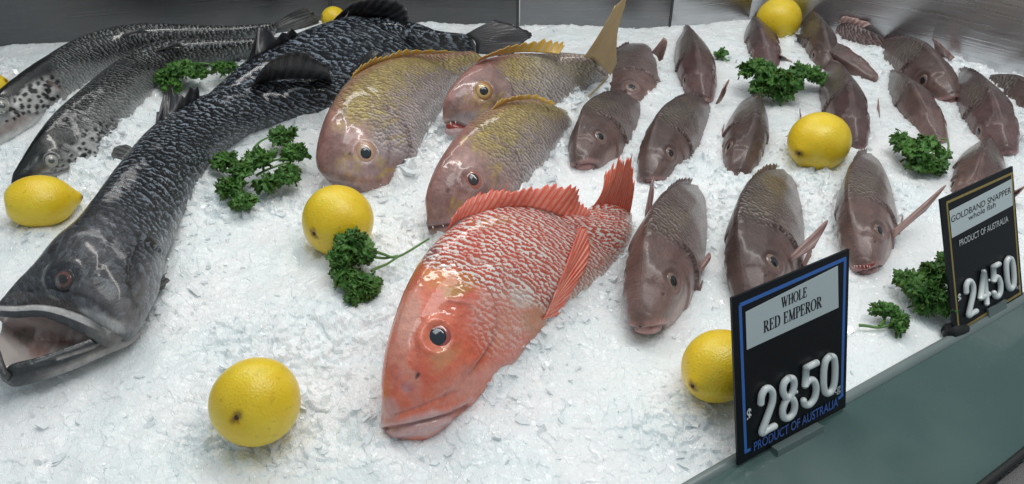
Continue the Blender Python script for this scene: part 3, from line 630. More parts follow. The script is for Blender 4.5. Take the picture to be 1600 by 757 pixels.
# ---- salmon
def spots(f, cx, cy, rx, ry, n, r0, r1, seed, rot=0):
    r = np.random.default_rng(seed); pts = []; c, s = math.cos(math.radians(rot)), math.sin(math.radians(rot))
    while len(pts) < n:
        a, b = r.uniform(-1, 1, 2)
        if a*a+b*b > 1: continue
        x, y = cx+a*rx*c-b*ry*s, cy+a*rx*s+b*ry*c; q = r.uniform(r0, r1)
        if any((x-u)**2+(y-v)**2 < (q+w_)**2*1.15 for u, v, w_ in pts): 
            if r.random() < .97: continue
        pts.append((x, y, q))
    for x, y, q in pts: f.blob(x, y, q*r.uniform(.9, 1.5), q, r.uniform(0, 180), (.012, .012, .013), .95, nz=.25, soft=.35, freq=.2)
def salmons():
    root = empty("salmon", U(150, 210, 0), "silver salmon lying nearer the camera, eye and black spotted cheek above a lemon", "fish", "silver salmon at the left")
    st = [(13, 296, 26, 304), (24, 268, 78, 284), (50, 222, 136, 266), (84, 178, 176, 222), (124, 142, 214, 176), (168, 108, 240, 140), (216, 86, 268, 112), (270, 73, 302, 98), (330, 68, 342, 92), (402, 64, 406, 84), (470, 58, 472, 74)]
    f = ladder("salmon", st, [.01, .035, .05, .055, .05, .04, .03], [-.005, -.004, -.006, -.006, -.004, .0, .005], [.55, .6, .6, .6, .55, .5, .4], M['salmon'], .0052, 280, 120, power=.8)
    bank(f, .03, .9, .014, .018, .008, 5)
    shade(f, (.008, .010, .009), (.24, .245, .24), (.50, .50, .49), b0=.22, b1=-.6); x = f.px
    k = sstep(150, 118, x[:, 0]+.45*(x[:, 1]-200)*0+.3*(200-x[:, 1])); k = sstep(225, 250, x[:, 1]+.25*x[:, 0]*0+fbm(x[:, 0]*.05, x[:, 1]*.05, 2, 3)*10-.35*(x[:, 0]-100)+0)
    head = sstep(190, 215, x[:, 1]-.45*(x[:, 0]-100)); f.scl = .9*(1-head)
    f.blob(60, 262, 18, 14, 0, (.10, .10, .095), .7); f.blob(140, 226, 48, 30, -35, (.66, .66, .64), .9, nz=.3, seed=4)
    f.blob(100, 266, 40, 14, -10, (.42, .41, .40), .8, nz=.3); f.blob(95, 222, 30, 22, -30, (.02, .022, .02), .9)
    spots(f, 142, 226, 44, 26, 34, 3.0, 5.6, 3, -35); spots(f, 104, 258, 28, 10, 10, 1.8, 3.2, 5, -15); spots(f, 160, 205, 30, 12, 10, 2, 4, 6, -40)
    f.stroke([(128, 180), (158, 196), (178, 222)], 4, .0020, (.05, .05, .05), .5, 'flap'); f.stroke([(66, 272), (90, 270), (112, 262)], 2.2, .001, (.08, .07, .07), .8)
    f.stroke([(98, 228), (120, 240), (128, 262)], 3, .0015, (.10, .1, .1), .5); f.bumpat(80, 252, 13, .0014, 'ring'); f.build(root)
    P, N = f.at(80, 252); eye(root, P, N, .0078, [(.30, .29, .26), (.34, .33, .29), (.07, .075, .08)], tilt=.3)
    fin(root, UU([(243, 80, .05), (262, 74, .05), (285, 72, .048)]), UU([(255, 70, .056), (275, 64, .06), (292, 67, .056)]), 6, M['fin_grey'], "back_fin", .02, .02)
    root = empty("salmon", U(100, 120, 0), "silver salmon against the steel panel, spotted head cut by the picture edge", "fish", "silver salmon at the left")
    st = [(-70, 215, -62, 240), (-40, 178, -5, 232), (-10, 148, 38, 206), (25, 120, 82, 180), (62, 95, 116, 150), (106, 75, 152, 118), (160, 59, 202, 92), (220, 51, 254, 76), (290, 48, 304, 70), (362, 46, 368, 63), (430, 38, 436, 52)]
    f = ladder("salmon", st, [.02, .045, .055, .06, .055, .04, .03], [-.006, -.006, -.006, -.006, -.004, .0, .005], [.55, .6, .6, .6, .55, .5, .4], M['salmon'], .0052, 280, 120, power=.8)
    bank(f, .2, .9, .014, .018, .008, 6)
    shade(f, (.016, .018, .018), (.26, .265, .26), (.50, .50, .48), b0=.38, b1=-.6); x = f.px
    head = sstep(112, 88, x[:, 0]-.35*(x[:, 1]-150)+6*fbm(x[:, 0]*.05, x[:, 1]*.05, 2, 3)); f.scl = .9*(1-head)
    f.blob(55, 152, 52, 30, -30, (.66, .65, .62), .9, nz=.3); f.blob(20, 195, 50, 14, -25, (.40, .33, .31), .8)
    spots(f, 55, 152, 46, 24, 36, 3.0, 5.4, 13, -30); spots(f, 14, 180, 22, 10, 8, 2, 3.6, 15)
    f.stroke([(78, 130), (98, 145), (96, 168), (80, 182)], 4, .0020, (.28, .22, .2), .7, 'flap')
    f.stroke([(10, 170), (50, 178), (85, 172)], 3, .0012, (.12, .1, .1), .5); f.bumpat(2, 166, 12, .0014, 'ring'); f.build(root)
    P, N = f.at(3, 166); eye(root, P, N, .0085, [(.30, .29, .26), (.34, .33, .29), (.07, .075, .08)], tilt=.3)
    fin(root, UU([(188, 58, .055), (208, 53, .055), (228, 52, .055)]), UU([(200, 48, .06), (222, 42, .065), (232, 47, .06)]), 6, M['fin_grey'], "back_fin", .02, .02)
    fin(root, UU([(428, 38, .03), (432, 46, .028), (430, 52, .02)]), UU([(478, 14, .055), (492, 22, .04), (500, 34, .02)]), 8, M['fin_grey'], "tail_fin", .05, .03)

# ---- yellow marked emperors
def emp_skin(f, headx, seed, hb=.018):
    """golden back with fine yellow flecks, lilac grey flank, rosy head; headx: (x, y, nx, ny) line in front of which the head is bare"""
    bank(f, .0, .95, hb, .018, .008, seed)
    shade(f, (.38, .27, .09), (.36, .28, .26), (.46, .40, .40), b0=.25, b1=-.35)
    x = f.px; q = (x[:, 0]-headx[0])*headx[2]+(x[:, 1]-headx[1])*headx[3]+18*fbm(x[:, 0]*.03, x[:, 1]*.03, seed, 3)
    h = sstep(-18, 18, q); f.scl = .9*(1-h)+.05
    hcol = np.array([.33, .195, .17])*(1+.75*fbm(x[:, 0]*.045, x[:, 1]*.045, seed+11, 4)[:, None]); f.col = f.col*(1-h[:, None])+hcol*h[:, None]
    k = (sstep(.05, .35, fbm(f.uv[:, 0]*.9, f.uv[:, 1]*.9, seed+3, 2))*(1-h)*sstep(-.5, .5, f.c)*.9)[:, None]; f.col = f.col*(1-k)+np.array([.48, .38, .10])*k
    k = (sstep(.15, .6, f.c+.3*fbm(x[:, 0]*.03, x[:, 1]*.03, seed+7, 3))*sstep(.95, .75, f.c)*0+sstep(.75, .98, f.c))[:, None]*.6; f.col = f.col*(1-k)+np.array([.33, .12, .10])*k
def squiggles(f, cx, cy, rx, ry, seed, n=10, col=(.50, .36, .05), w=2.6, ang=-60):
    r = np.random.default_rng(seed)
    for i in range(n):
        a = r.uniform(-1, 1, 2); x0, y0 = cx+a[0]*rx, cy+a[1]*ry; g = math.radians(ang+r.uniform(-40, 40)); P = [(x0, y0)]
        for j in range(2): g += r.uniform(-.7, .7); x0 += math.cos(g)*7; y0 += math.sin(g)*7; P.append((x0, y0))
        f.stroke(P, w*r.uniform(.5, 1.1), 0, col, .5, nz=1.2, seed=i)
def emperors():
    # leftmost
    root = empty("emperor_fish", U(580, 220, 0), "pinkish gold fish head down in the ice above a lemon, leftmost of the three", "fish", "yellow marked fish in the middle")
    st = [(518, 290, 566, 306), (496, 262, 616, 298), (499, 215, 645, 268), (518, 165, 657, 235), (548, 124, 676, 196), (592, 98, 702, 160), (642, 86, 722, 130), (692, 84, 742, 116), (744, 80, 765, 102)]
    f = ladder("emperor", st, [.0, .03, .06, .075, .08, .075, .06, .04], [-.012, -.012, -.008, -.006, -.006, .0, .005], [.6, .62, .6, .58, .55, .5, .42, .35], M['emper'], .0044, 260, 130, power=.9)
    emp_skin(f, (575, 205, -.5, .87), 2)
    f.blob(560, 262, 60, 20, 8, (.44, .32, .33), .7); f.blob(610, 225, 42, 50, 20, (.36, .30, .31), .7); f.blob(520, 232, 22, 42, 10, (.25, .12, .105), .7)
    squiggles(f, 545, 262, 18, 14, 1, 7); squiggles(f, 600, 268, 22, 12, 2, 7); squiggles(f, 612, 212, 18, 26, 3, 8); squiggles(f, 530, 190, 20, 12, 4, 5, w=3, ang=10)
    f.stroke([(600, 165), (632, 195), (640, 232), (622, 262)], 5, .0042, (.22, .15, .16), .7, 'flap'); f.stroke([(606, 172), (634, 200), (642, 232)], 2.5, .0016, (.18, .11, .12), .6); f.stroke([(588, 190), (606, 214), (606, 250), (590, 272)], 4, .0016, (.28, .2, .22), .5, 'flap')
    f.stroke([(538, 170), (540, 195), (536, 225)], 3, .0014, (.42, .3, .3), .5, 'ridge'); f.bumpat(570, 240, 20, .0014, 'ring')
    f.blob(548, 240, 3, 3, 0, (.03, .01, .01), .9); f.stroke([(505, 282), (530, 290), (560, 296)], 3, .002, (.12, .05, .05), .7)
    f.build(root); P, N = f.at(571, 240); eye(root, P-N*.001, N, .0140, [(.42, .24, .16), (.50, .33, .23), (.014, .022, .032)], tilt=.35, squash=1.15)
    fin(root, UU([(548, 124, .078), (570, 108, .08), (600, 96, .08), (640, 86, .076), (690, 83, .065)]), UU([(552, 112, .086), (575, 94, .092), (604, 84, .09), (642, 76, .085), (712, 79, .065)]), 14, M['fin_yellow'], "back_fin", .35, .18, seed=2, curve=.001)
    fin(root, UU([(668, 200, .012), (662, 214, .010), (655, 232, .006)]), UU([(664, 192, .010), (652, 238, .004), (646, 250, .002)]), 6, M['fin_yellow'], "belly_fin", .05, .1)
    # back one, whole to the tail
    root = empty("emperor_fish", U(800, 160, 0), "pinkish gold fish with open red mouth and yellow tail raised against the steel", "fish", "yellow marked fish in the middle")
    st = [(690, 180, 697, 200), (697, 154, 742, 206), (718, 122, 790, 204), (752, 96, 836, 192), (805, 84, 882, 174), (858, 85, 916, 144), (902, 89, 938, 124), (928, 90, 954, 114)]
    f = ladder("emperor", st, [.035, .055, .07, .075, .075, .07, .065, .065], [.02, .002, -.006, -.008, -.008, -.004, .01, .02], [.5, .55, .55, .52, .5, .45, .35, .25], M['emper'], .0043, 230, 120, power=.9, cap0=.06)
    emp_skin(f, (790, 130, -.9, .25), 5); x = f.px
    k = sstep(800, 860, x[:, 0])[:, None]*.6; f.col = f.col*(1-k)+np.array([.40, .36, .33])*k
    f.blob(725, 140, 34, 22, -40, (.32, .17, .16), .7); f.blob(745, 185, 50, 18, -10, (.40, .34, .37), .8); squiggles(f, 752, 168, 26, 16, 8, 12, w=2.4)
    f.stroke([(778, 112), (798, 135), (800, 165), (786, 192)], 4, .0036, (.20, .13, .14), .7, 'flap'); f.bumpat(754, 143, 18, .0012, 'ring')
    f.stroke([(693, 190), (715, 188), (748, 202)], 3, .0014, (.5, .42, .40), .7, 'ridge'); f.build(root)
    P, N = f.at(755, 143); eye(root, P, N, .0128, [(.36, .17, .06), (.56, .38, .16), (.010, .014, .020)], tilt=.35)
    j = ladder("lower_jaw", [(694, 200, 698, 208), (700, 202, 712, 214), (724, 200, 736, 213), (750, 203, 752, 208)], [.03, .022, .012], [.018, .008, .0], [.6, .6, .5], M['emper'], .006, 50, 30, base=(.38, .27, .27)); j.scl *= 0; j.build(root, "lower_jaw")
    j = ladder("mouth", [(696, 194, 697, 202), (712, 190, 716, 205), (730, 194, 733, 206), (744, 201, 746, 206)], [.03, .025, .016], [.022, .016, .008], [.3, .3, .3], M['redmouth'], .006, 30, 20); mesh("mouth_lining", j.P+FW*.002, gridf(j.NS, j.NR), M['redmouth'], root, org=np.array(root.location))
    for q in ((704, 191, .033, 1, 6), (712, 190, .032, 0, 4)): add_tooth(root, *q, r=.0006)
    fin(root, UU([(742, 98, .08), (770, 88, .082), (810, 82, .082), (850, 83, .078), (874, 85, .076)]), UU([(752, 88, .09), (782, 76, .095), (820, 66, .095), (862, 61, .092), (884, 70, .08)]), 12, M['fin_yellow'], "back_fin", .25, .12, seed=6, curve=.001)
    fin(root, UU([(912, 90, .068), (924, 92, .062), (940, 104, .048), (954, 118, .035)]), UU([(962, 4, .155), (978, -8, .165), (966, 48, .11), (964, 98, .06)]), 14, M['fin_gold'], "tail_fin", .03, .04, seed=3, curve=.003, m=14)
    fin(root, UU([(900, 163, .0), (908, 160, .0), (914, 154, .002)]), UU([(928, 138, .018), (944, 116, .035), (949, 118, .034)]), 4, M['fin_gold'], "belly_fin", .0, .02)
    # middle one, partly behind the red fish
    root = empty("emperor_fish", U(760, 300, 0), "pinkish gold fish with a sunken eye, head just behind the red fish's back fin", "fish", "yellow marked fish in the middle")
    st = [(664, 350, 676, 372), (668, 304, 722, 372), (688, 254, 778, 342), (720, 208, 818, 302), (757, 176, 848, 262), (800, 158, 866, 232), (842, 158, 878, 206), (870, 172, 886, 196), (892, 196, 898, 208)]
    f = ladder("emperor", st, [.02, .045, .065, .075, .078, .072, .06, .03, -.01], [.0, -.008, -.01, -.01, -.01, -.008, -.006, -.012, -.03], [.5, .6, .6, .58, .55, .5, .5, .45], M['emper'], .0043, 250, 130, power=.9, cap0=.06)
    emp_skin(f, (775, 255, -.8, .55), 9)
    f.blob(700, 300, 36, 34, -50, (.25, .12, .105), .75); f.blob(745, 330, 60, 24, -20, (.36, .24, .23), .7); squiggles(f, 765, 282, 10, 26, 21, 6, w=2.4); squiggles(f, 710, 330, 20, 12, 22, 7, w=2.4); squiggles(f, 735, 228, 18, 16, 23, 5, w=2.4, ang=-30)
    f.stroke([(770, 215), (806, 245), (812, 285), (796, 312)], 4.5, .0042, (.20, .13, .14), .7, 'flap'); f.stroke([(762, 250), (776, 275), (772, 305)], 3.5, .0014, (.25, .18, .18), .5, 'flap')
    f.bumpat(738, 281, 20, .0015, 'ring'); f.bumpat(730, 280, 10, -.002); f.blob(700, 298, 3, 3, 0, (.04, .01, .01), .9)
    f.stroke([(664, 356), (682, 356), (704, 352)], 2.6, .0026, (.10, .02, .02), .95); f.stroke([(664, 364), (682, 364), (704, 360)], 2.4, .0012, (.42, .28, .28), .8, 'ridge')
    f.stroke([(664, 349), (682, 348), (706, 343)], 2.6, .0012, (.40, .24, .24), .7, 'ridge'); f.build(root)
    P, N = f.at(739, 281); eye(root, P-N*.002, N, .0135, [(.34, .21, .20), (.38, .13, .09), (.04, .03, .03)], tilt=.2, squash=1.25)
    for q in ((676, 354, .026, 1, 4), (692, 352, .024, 1, 3)): add_tooth(root, *q, r=.0005)
    fin(root, UU([(768, 172, .08), (800, 158, .078), (836, 156, .074), (862, 166, .06)]), UU([(778, 156, .088), (802, 150, .088), (838, 148, .08), (868, 162, .06)]), 9, M['fin_yellow'], "back_fin", .3, .15, seed=12, curve=.001)
    fin(root, UU([(812, 300, .004), (822, 292, .002), (832, 282, .0)]), UU([(822, 306, .0), (836, 292, .0), (842, 276, .002)]), 6, M['fin_yellow'], "belly_fin", .05, .1)
    for (mx, my) in ((560, 318), (630, 300), (700, 225), (720, 380), (850, 250)): p = U(mx, my); MOUND.append((p[0], p[1], .03, .006))

# ---- the red fish
def red_fish():
    root = empty("red_emperor_fish", U(740, 520, 0), "large bright red fish with white flecked scales, head down in the ice at the centre", "fish")
    st = [(591, 652, 606, 692), (597, 612, 668, 682), (609, 556, 726, 632), (625, 500, 766, 586), (644, 444, 808, 544), (671, 394, 850, 508), (706, 356, 884, 480), (758, 326, 918, 452), (812, 318, 948, 420), (860, 328, 970, 390), (896, 337, 982, 364), (918, 328, 984, 346), (936, 314, 984, 328)]
    f = ladder("red_fish", st, [.008, .04, .065, .08, .09, .095, .095, .09, .085, .075, .06, .052, .052], [-.006, -.010, -.010, -.010, -.010, -.010, -.008, -.006, -.004, .0, .004, .010, .018],
               [.62, .64, .62, .58, .55, .5, .48, .46, .42, .38, .32, .28], M['red'], .0050, 380, 200, power=.9, cap0=.07)
    f.mott = .12; bank(f, .17, .5, .022, .022, .010, 3); bank(f, .5, .95, .013, .018, .008, 4)
    shade(f, (.76, .10, .05), (.78, .125, .07), (.86, .38, .28), b0=.6, b1=-.55); x = f.px
    q = (x[:, 1]-425)-.42*(x[:, 0]-700)+16*fbm(x[:, 0]*.025, x[:, 1]*.025, 5, 3); h = sstep(-12, 14, q)
    chk = sstep(55, 30, np.hypot((x[:, 0]-775)/1.0, (x[:, 1]-500)/1.35)); f.scl = 1.0*(1-h)+.30*chk*h+.03
    hc = np.array([.84, .19, .095]); f.col = f.col*(1-h[:, None])+hc*h[:, None]
    f.blob(700, 440, 62, 26, 8, (.76, .22, .035), .9, nz=.45, seed=1); f.blob(692, 412, 40, 14, -8, (.55, .13, .05), .6); f.blob(715, 456, 26, 12, -10, (.58, .28, .05), .75, nz=.5)
    f.blob(636, 500, 22, 62, 14, (.80, .42, .33), .8, nz=.4, freq=.03); f.blob(622, 560, 22, 50, 14, (.76, .32, .24), .6, nz=.4)
    f.blob(648, 430, 16, 40, 25, (.56, .10, .04), .6); f.blob(780, 500, 55, 70, 0, (.76, .36, .29), .6, nz=.4, freq=.03)
    f.blob(720, 600, 60, 34, -30, (.74, .30, .23), .6, nz=.4, freq=.03); f.blob(690, 560, 20, 40, 35, (.76, .38, .17), .55, nz=.5)
    f.blob(640, 600, 46, 20, 70, (.84, .50, .40), .5, nz=.6, freq=.035); f.blob(735, 520, 26, 50, 10, (.74, .12, .07), .45, nz=.7, freq=.05); f.blob(655, 665, 80, 24, -12, (.80, .48, .45), .9, nz=.35, freq=.04); f.blob(610, 640, 18, 26, 0, (.76, .40, .38), .7)
    f.blob(812, 470, 26, 16, 40, (.78, .62, .54), .8, nz=.4); f.blob(832, 500, 22, 34, 20, (.52, .26, .12), .6, nz=.4)
    f.blob(672, 396, 22, 14, -40, (.22, .08, .09), .7, nz=.5); f.blob(636, 606, 12, 9, 40, (.40, .28, .36), .6)
    f.blob(760, 350, 50, 14, -10, (.66, .40, .14), .35, nz=.6)
    for i, (a, b) in enumerate(((730, 480), (760, 560), (650, 620), (700, 520), (665, 585), (800, 540), (615, 590))): f.blob(a, b, 30, 22, 30*i, (.74, .09, .05), .4, nz=.9, freq=.07, seed=i)
    # gill cover, cheek plates, brow, mouth, nostril
    f.stroke([(742, 408), (790, 424), (826, 450), (848, 492), (836, 524), (806, 556), (784, 592)], 6, .0056, (.62, .34, .27), .6, 'flap', nz=.25)
    f.stroke([(748, 436), (770, 470), (770, 520), (744, 566), (722, 590)], 6, .0034, (.52, .10, .07), .5, 'flap', nz=.25)
    f.stroke([(700, 470), (736, 476), (752, 500)], 4, .0012, (.66, .34, .28), .35, 'ridge', nz=.3)
    f.stroke([(660, 505), (648, 530), (650, 575), (640, 620)], 6, .0014, (.56, .16, .12), .3); f.bumpat(683, 527, 26, .0018, 'ring'); f.bumpat(683, 527, 14, -.002)
    f.stroke([(600, 672), (640, 664), (688, 652), (728, 636)], 3.2, .0034, (.34, .09, .085), .9); f.stroke([(602, 662), (645, 654), (700, 640), (732, 624)], 5, .0018, (.68, .40, .38), .5, 'ridge')
    f.stroke([(606, 682), (650, 672), (700, 656)], 5, .0022, (.70, .44, .42), .6, 'ridge'); f.stroke([(618, 648), (660, 634), (710, 612)], 3, .0012, (.5, .16, .14), .4)
    f.blob(652, 588, 3.2, 7, 25, (.07, .012, .012), .95, nz=.1, soft=.3); f.bumpat(652, 588, 5, -.0015)
    f.build(root)
    P, N = f.at(684, 527); eye(root, P-N*.002, N, .0160, [(.46, .12, .09), (.36, .075, .06), (.010, .018, .028)], tilt=.25, squash=1.08, tw=2.2)
    B = UU([(696, 362, .094), (715, 346, .096), (745, 335, .095), (785, 325, .092), (825, 324, .088), (862, 333, .08), (895, 343, .066), (910, 344, .058)])
    T_ = UU([(704, 342, .102), (730, 312, .108), (765, 298, .108), (802, 298, .106), (845, 293, .102), (893, 290, .098), (906, 314, .074), (922, 332, .062)])
    fin(root, B, T_, 27, M['fin_red'], "back_fin", .16, .12, seed=4, curve=.002, thick=.0008)
    fin(root, UU([(926, 324, .052), (944, 320, .044), (964, 324, .034), (984, 334, .024)]), UU([(944, 278, .078), (962, 250, .092), (980, 243, .095), (990, 282, .065)]), 22, M['fin_coral'], "tail_fin", .12, .13, seed=7, curve=.004, m=16)
    # breast fin laid back over the flank
    a, na = f.at(846, 498); b, nb = f.at(862, 462)
    T_ = []
    for (px, py) in ((866, 490), (890, 448), (912, 404), (920, 368), (900, 352)):
        p, n = f.at(min(px, 912), py); T_.append(p+n*.006)
    B = [a+na*.002, a*.7+b*.3+na*.003, a*.5+b*.5+na*.003, b*.8+a*.2+nb*.003, b+nb*.003]
    fin(root, B, T_, 12, M['fin_red'], "breast_fin", .02, .02, seed=9, curve=.001, m=24, thick=.001)
    for (mx, my) in ((745, 655), (800, 615), (845, 565), (895, 500), (940, 440), (980, 380), (600, 705), (570, 640)): p = U(mx, my); MOUND.append((p[0], p[1], .03, .007))

# ---- the small brown snappers
ZT = [(0, 0), (.02, .03), (.05, .062), (.1, .105), (.16, .148), (.24, .182), (.34, .198), (.45, .195), (.6, .165), (.75, .11), (.88, .055), (1, .042)]
ZB = [(0, -.012), (.02, -.038), (.06, -.062), (.14, -.09), (.24, -.118), (.36, -.13), (.5, -.125), (.65, -.1), (.8, -.06), (.9, -.042), (1, -.04)]
WD = [(0, .018), (.02, .042), (.06, .062), (.12, .078), (.2, .093), (.3, .1), (.42, .098), (.6, .075), (.8, .035), (1, .012)]
LS = .34
def ipc(T, x):
    T = np.array(T); P = np.stack([np.interp(x+d, T[:, 0], T[:, 1]) for d in (-.02, -.01, 0, .01, .02)]); q = P.mean(0); return np.where(x < .02, np.interp(x, T[:, 0], T[:, 1]), q)
def make_snapper(tone, seed, red=0.):
    root = empty("snapper", (0, 0, 0), "tmp", "fish", "small brown snappers in rows")
    n, m = 190, 130; x = np.linspace(0, 1, n)**1.15; th = np.linspace(0, 2*np.pi, m, endpoint=False)
    X, T = np.meshgrid(x, th, indexing='ij'); zt, zb, wd = ipc(ZT, X), ipc(ZB, X), ipc(WD, X)*.92; Cc = np.cos(T)
    cap = np.sqrt(np.clip(1-(1-np.clip(X/.03, 0, 1))**2, 0.0, 1)); Z = (zt+zb)/2+(zt-zb)/2*Cc*(.45+.55*cap)
    Y = wd*(.25+.75*cap)*np.sign(np.sin(T))*np.abs(np.sin(T))**np.where(Cc > 0, 1.15, .85)
    # narrow crest along the back
    Y = Y*(1-.22*sstep(.55, .95, Cc)*(Cc < .999)); Z = Z+.006*sstep(.9, 1, Cc)*sstep(.02, .3, X)
    f = Fish(); f.NS, f.NR = n, m; f.P = np.stack([-X, Y, Z], -1).reshape(-1, 3)*LS; f.c = Cc.ravel(); f.mat = M['brown']
    g = np.cumsum(np.hypot(np.gradient(Y, axis=1), np.gradient(Z, axis=1)), axis=1)*LS; f.uv = np.stack([X.ravel()*LS, g.ravel()], -1)/.0042
    def upd():
        _upd(f); f.px = np.stack([-f.P[:, 0]/LS*300, f.P[:, 2]/LS*300], -1); f.front = np.ones(len(f.P))
    f.upd = upd; f.upd(); f.scl = np.ones(len(f.P))
    b, s_, v = tone; shade(f, b, s_, v, b0=.5, b1=-.45); q = f.px
    head = sstep(88, 70, q[:, 0]+.25*q[:, 1]+8*fbm(q[:, 0]*.05, q[:, 1]*.05, seed, 3)); f.scl = .85*(1-head)
    f.col = f.col*(1-.45*head[:, None])+np.array(b)*1.5*.45*head[:, None]
    f.blob(45, -20, 34, 16, 20, tuple(np.array(v)*1.05), .7, nz=.5); f.blob(22, 12, 26, 22, 0, tuple(np.array(s_)*.9), .6, nz=.5); f.blob(70, 0, 20, 34, 0, tuple(np.array(s_)*1.2), .5, nz=.6)
    f.blob(8, -8, 12, 9, 0, (.44, .22, .21), .75, nz=.3); f.blob(95, 50, 34, 12, 0, (.16, .13, .085), .5, nz=.6)
    for i in range(14): f.blob(20+i*13, 35*math.sin(i*2.3+seed)-5, 12, 7, 40*i, tuple(np.array(s_)*(1.5 if i % 2 else .55)), .35, nz=1.0, freq=.12, seed=i+seed)
    f.stroke([(66, 44), (84, 20), (90, -6), (80, -30), (56, -42)], 3.4, .0030, tuple(np.array(s_)*.6), .6, 'flap', nz=.2)
    f.stroke([(60, 20), (66, 0), (60, -18), (42, -28)], 3, .0014, tuple(np.array(s_)*.7), .5, 'flap', nz=.2)
    f.stroke([(1, -4), (10, -7), (20, -13), (25, -20)], 1.8, .0028, (.10, .03, .03), .9); f.stroke([(3, -1), (12, -4), (22, -9)], 2.2, .0012, (.40, .22, .21), .5, 'ridge')
    f.stroke([(28, 26), (40, 32), (54, 30)], 3, .0014, None, 0, 'ridge'); f.bumpat(40.5, 16.5, 10.5, .0020, 'ring'); f.bumpat(40.5, 16.5, 6, -.0012)
    f.blob(24, 14, 1.8, 1.4, 0, (.02, .01, .01), .9, nz=.1); f.build(root)
    for sg in (1, -1):
        d = np.hypot(q[:, 0]-40.5, q[:, 1]-16.5)+1e3*(f.P[:, 1]*sg < 0); i = d.argmin(); N = f.nrm[i].copy()
        eye(root, f.P[i]-N*.0006, N, .0112, [(.10, .060, .055), (.24, .16, .125), (.008, .008, .010)], squash=1.15)
        d = np.hypot(q[:, 0]-90, q[:, 1]+14)+1e3*(f.P[:, 1]*sg < 0); i = d.argmin(); p0 = f.P[i]
        B = [p0+[0, sg*.001, .003], p0+[.001, sg*.001, 0], p0+[0, sg*.001, -.003]]
        fin(root, B, [p0+[-.075, sg*.004, .002], p0+[-.068, sg*.005, -.003], p0+[-.045, sg*.004, -.007]], 6, M['fin_pink'], "breast_fin", .02, .02, curve=.001, seed=seed)
    bx = [.24, .32, .42, .52, .62, .72]; B = [[-a*LS, 0, np.interp(a, *np.array(ZT).T)*LS] for a in bx]
    Tt = [[-(a+.05)*LS, 0, (np.interp(a, *np.array(ZT).T)+h)*LS] for a, h in zip(bx, (.002, .009, .008, .007, .009, .006))]
    fin(root, B, Tt, 14, M['fin_dusk'], "back_fin", .3, .15, curve=.001, seed=seed)
    fin(root, [[-.98*LS, 0, .042*LS], [-1.0*LS, 0, 0], [-.98*LS, 0, -.038*LS]], [[-1.24*LS, .01, .17*LS], [-1.10*LS, 0, 0], [-1.24*LS, -.005, -.16*LS]], 12, M['fin_pink'], "tail_fin", .03, .03, seed=seed)
    return root
def posem(p):
    x, y, z, yaw, pitch, roll, s = p
    Rr = Matrix.Rotation(roll, 3, 'X'); Rp = Matrix.Rotation(-pitch, 3, 'Y'); Rz = Matrix.Rotation(yaw-math.pi/2, 3, 'Z')
    R = Rz @ Rp @ Rr; return Matrix.Translation((x, y, z)) @ R.to_4x4() @ Matrix.Scale(s/LS, 4)
def dup(root):
    r = root.copy(); COL.objects.link(r)
    for ch in list(root.children):
        c = ch.copy(); COL.objects.link(c); c.parent = r
        for g in list(ch.children):
            d = g.copy(); COL.objects.link(d); d.parent = c
            for k in list(g.children): e = k.copy(); COL.objects.link(e); e.parent = d
    return r
SN = {
'a': ((0.159, 0.996, -0.017, -0.334, 0.062, 1.067, 0.357), 1, "small snapper lying on its side at the back, right of the raised yellow tail"),
'b': ((0.077, 0.832, 0.012, -0.514, 0.217, 0.556, 0.321), 0, "small snapper with a pale ringed eye and red lips, just behind the red fish's tail"),
'c': ((0.158, 0.808, 0.004, -0.517, 0.139, 0.365, 0.317), 0, "small snapper in the second row, directly right of the one with red lips"),
'd': ((0.273, 0.823, -0.001, -0.283, 0.182, -0.2, 0.322), 0, "small snapper with its head just below the big green parsley bunch"),
'e': ((0.269, 1.019, -0.001, -0.079, 0.152, 0.147, 0.327), 2, "small snapper seen along its back, in the back row left of the tiny parsley scrap"),
'f': ((0.389, 1.124, -0.001, -0.181, 0.306, 0.262, 0.332), 2, "small snapper at the back between the steel and the parsley, left of the rear lemon"),
'g': ((0.476, 1.110, -0.001, -0.127, 0.147, 0.127, 0.300), 0, "small snapper at the back right beside the rear lemon, behind the parsley"),
'h': ((0.437, 0.883, 0.001, -0.182, 0.161, 0.139, 0.336), 2, "slender snapper lying right behind the lemon in the middle of the right side"),
'i': ((0.532, 1.081, -0.001, 0.25, 0.114, 0.9, 0.270), 1, "small snapper rolled on its side in the back row, second right of the rear lemon"),
'j': ((0.618, 1.015, 0.009, 0.081, 0.291, 0.104, 0.335), 0, "broad dark snapper hump in the back row against the right steel panel"),
'k': ((0.551, 0.906, -0.001, -0.195, 0.297, 0.395, 0.359), 1, "small snapper seen from behind its back, just above the right parsley bunch with a stem"),
'l': ((0.622, 0.872, 0.001, -0.235, 0.157, 0.271, 0.324), 2, "dark snapper near the right edge, above the gold bordered price ticket"),
'm': ((0.745, 0.957, 0.011, 0.204, 0.535, 0.120, 0.342), 0, "snapper cut off by the right edge of the picture, rearmost there"),
'n': ((0.517, 0.751, -0.001, -0.596, 0.281, 0.134, 0.318), 1, "small snapper half hidden behind the gold bordered price ticket"),
'o': ((0.116, 0.537, 0.021, -0.407, 0.181, 0.353, 0.351), 1, "front row snapper nearest the red fish, long thin fin standing at its left"),
'p': ((0.225, 0.571, 0.010, -0.439, 0.131, 0.6, 0.354), 0, "small snapper in the front row with its head behind the blue bordered price ticket"),
'q': ((0.355, 0.634, 0.008, -0.439, 0.118, 0.6, 0.318), 1, "small snapper with open red toothed mouth, between the two price tickets")}
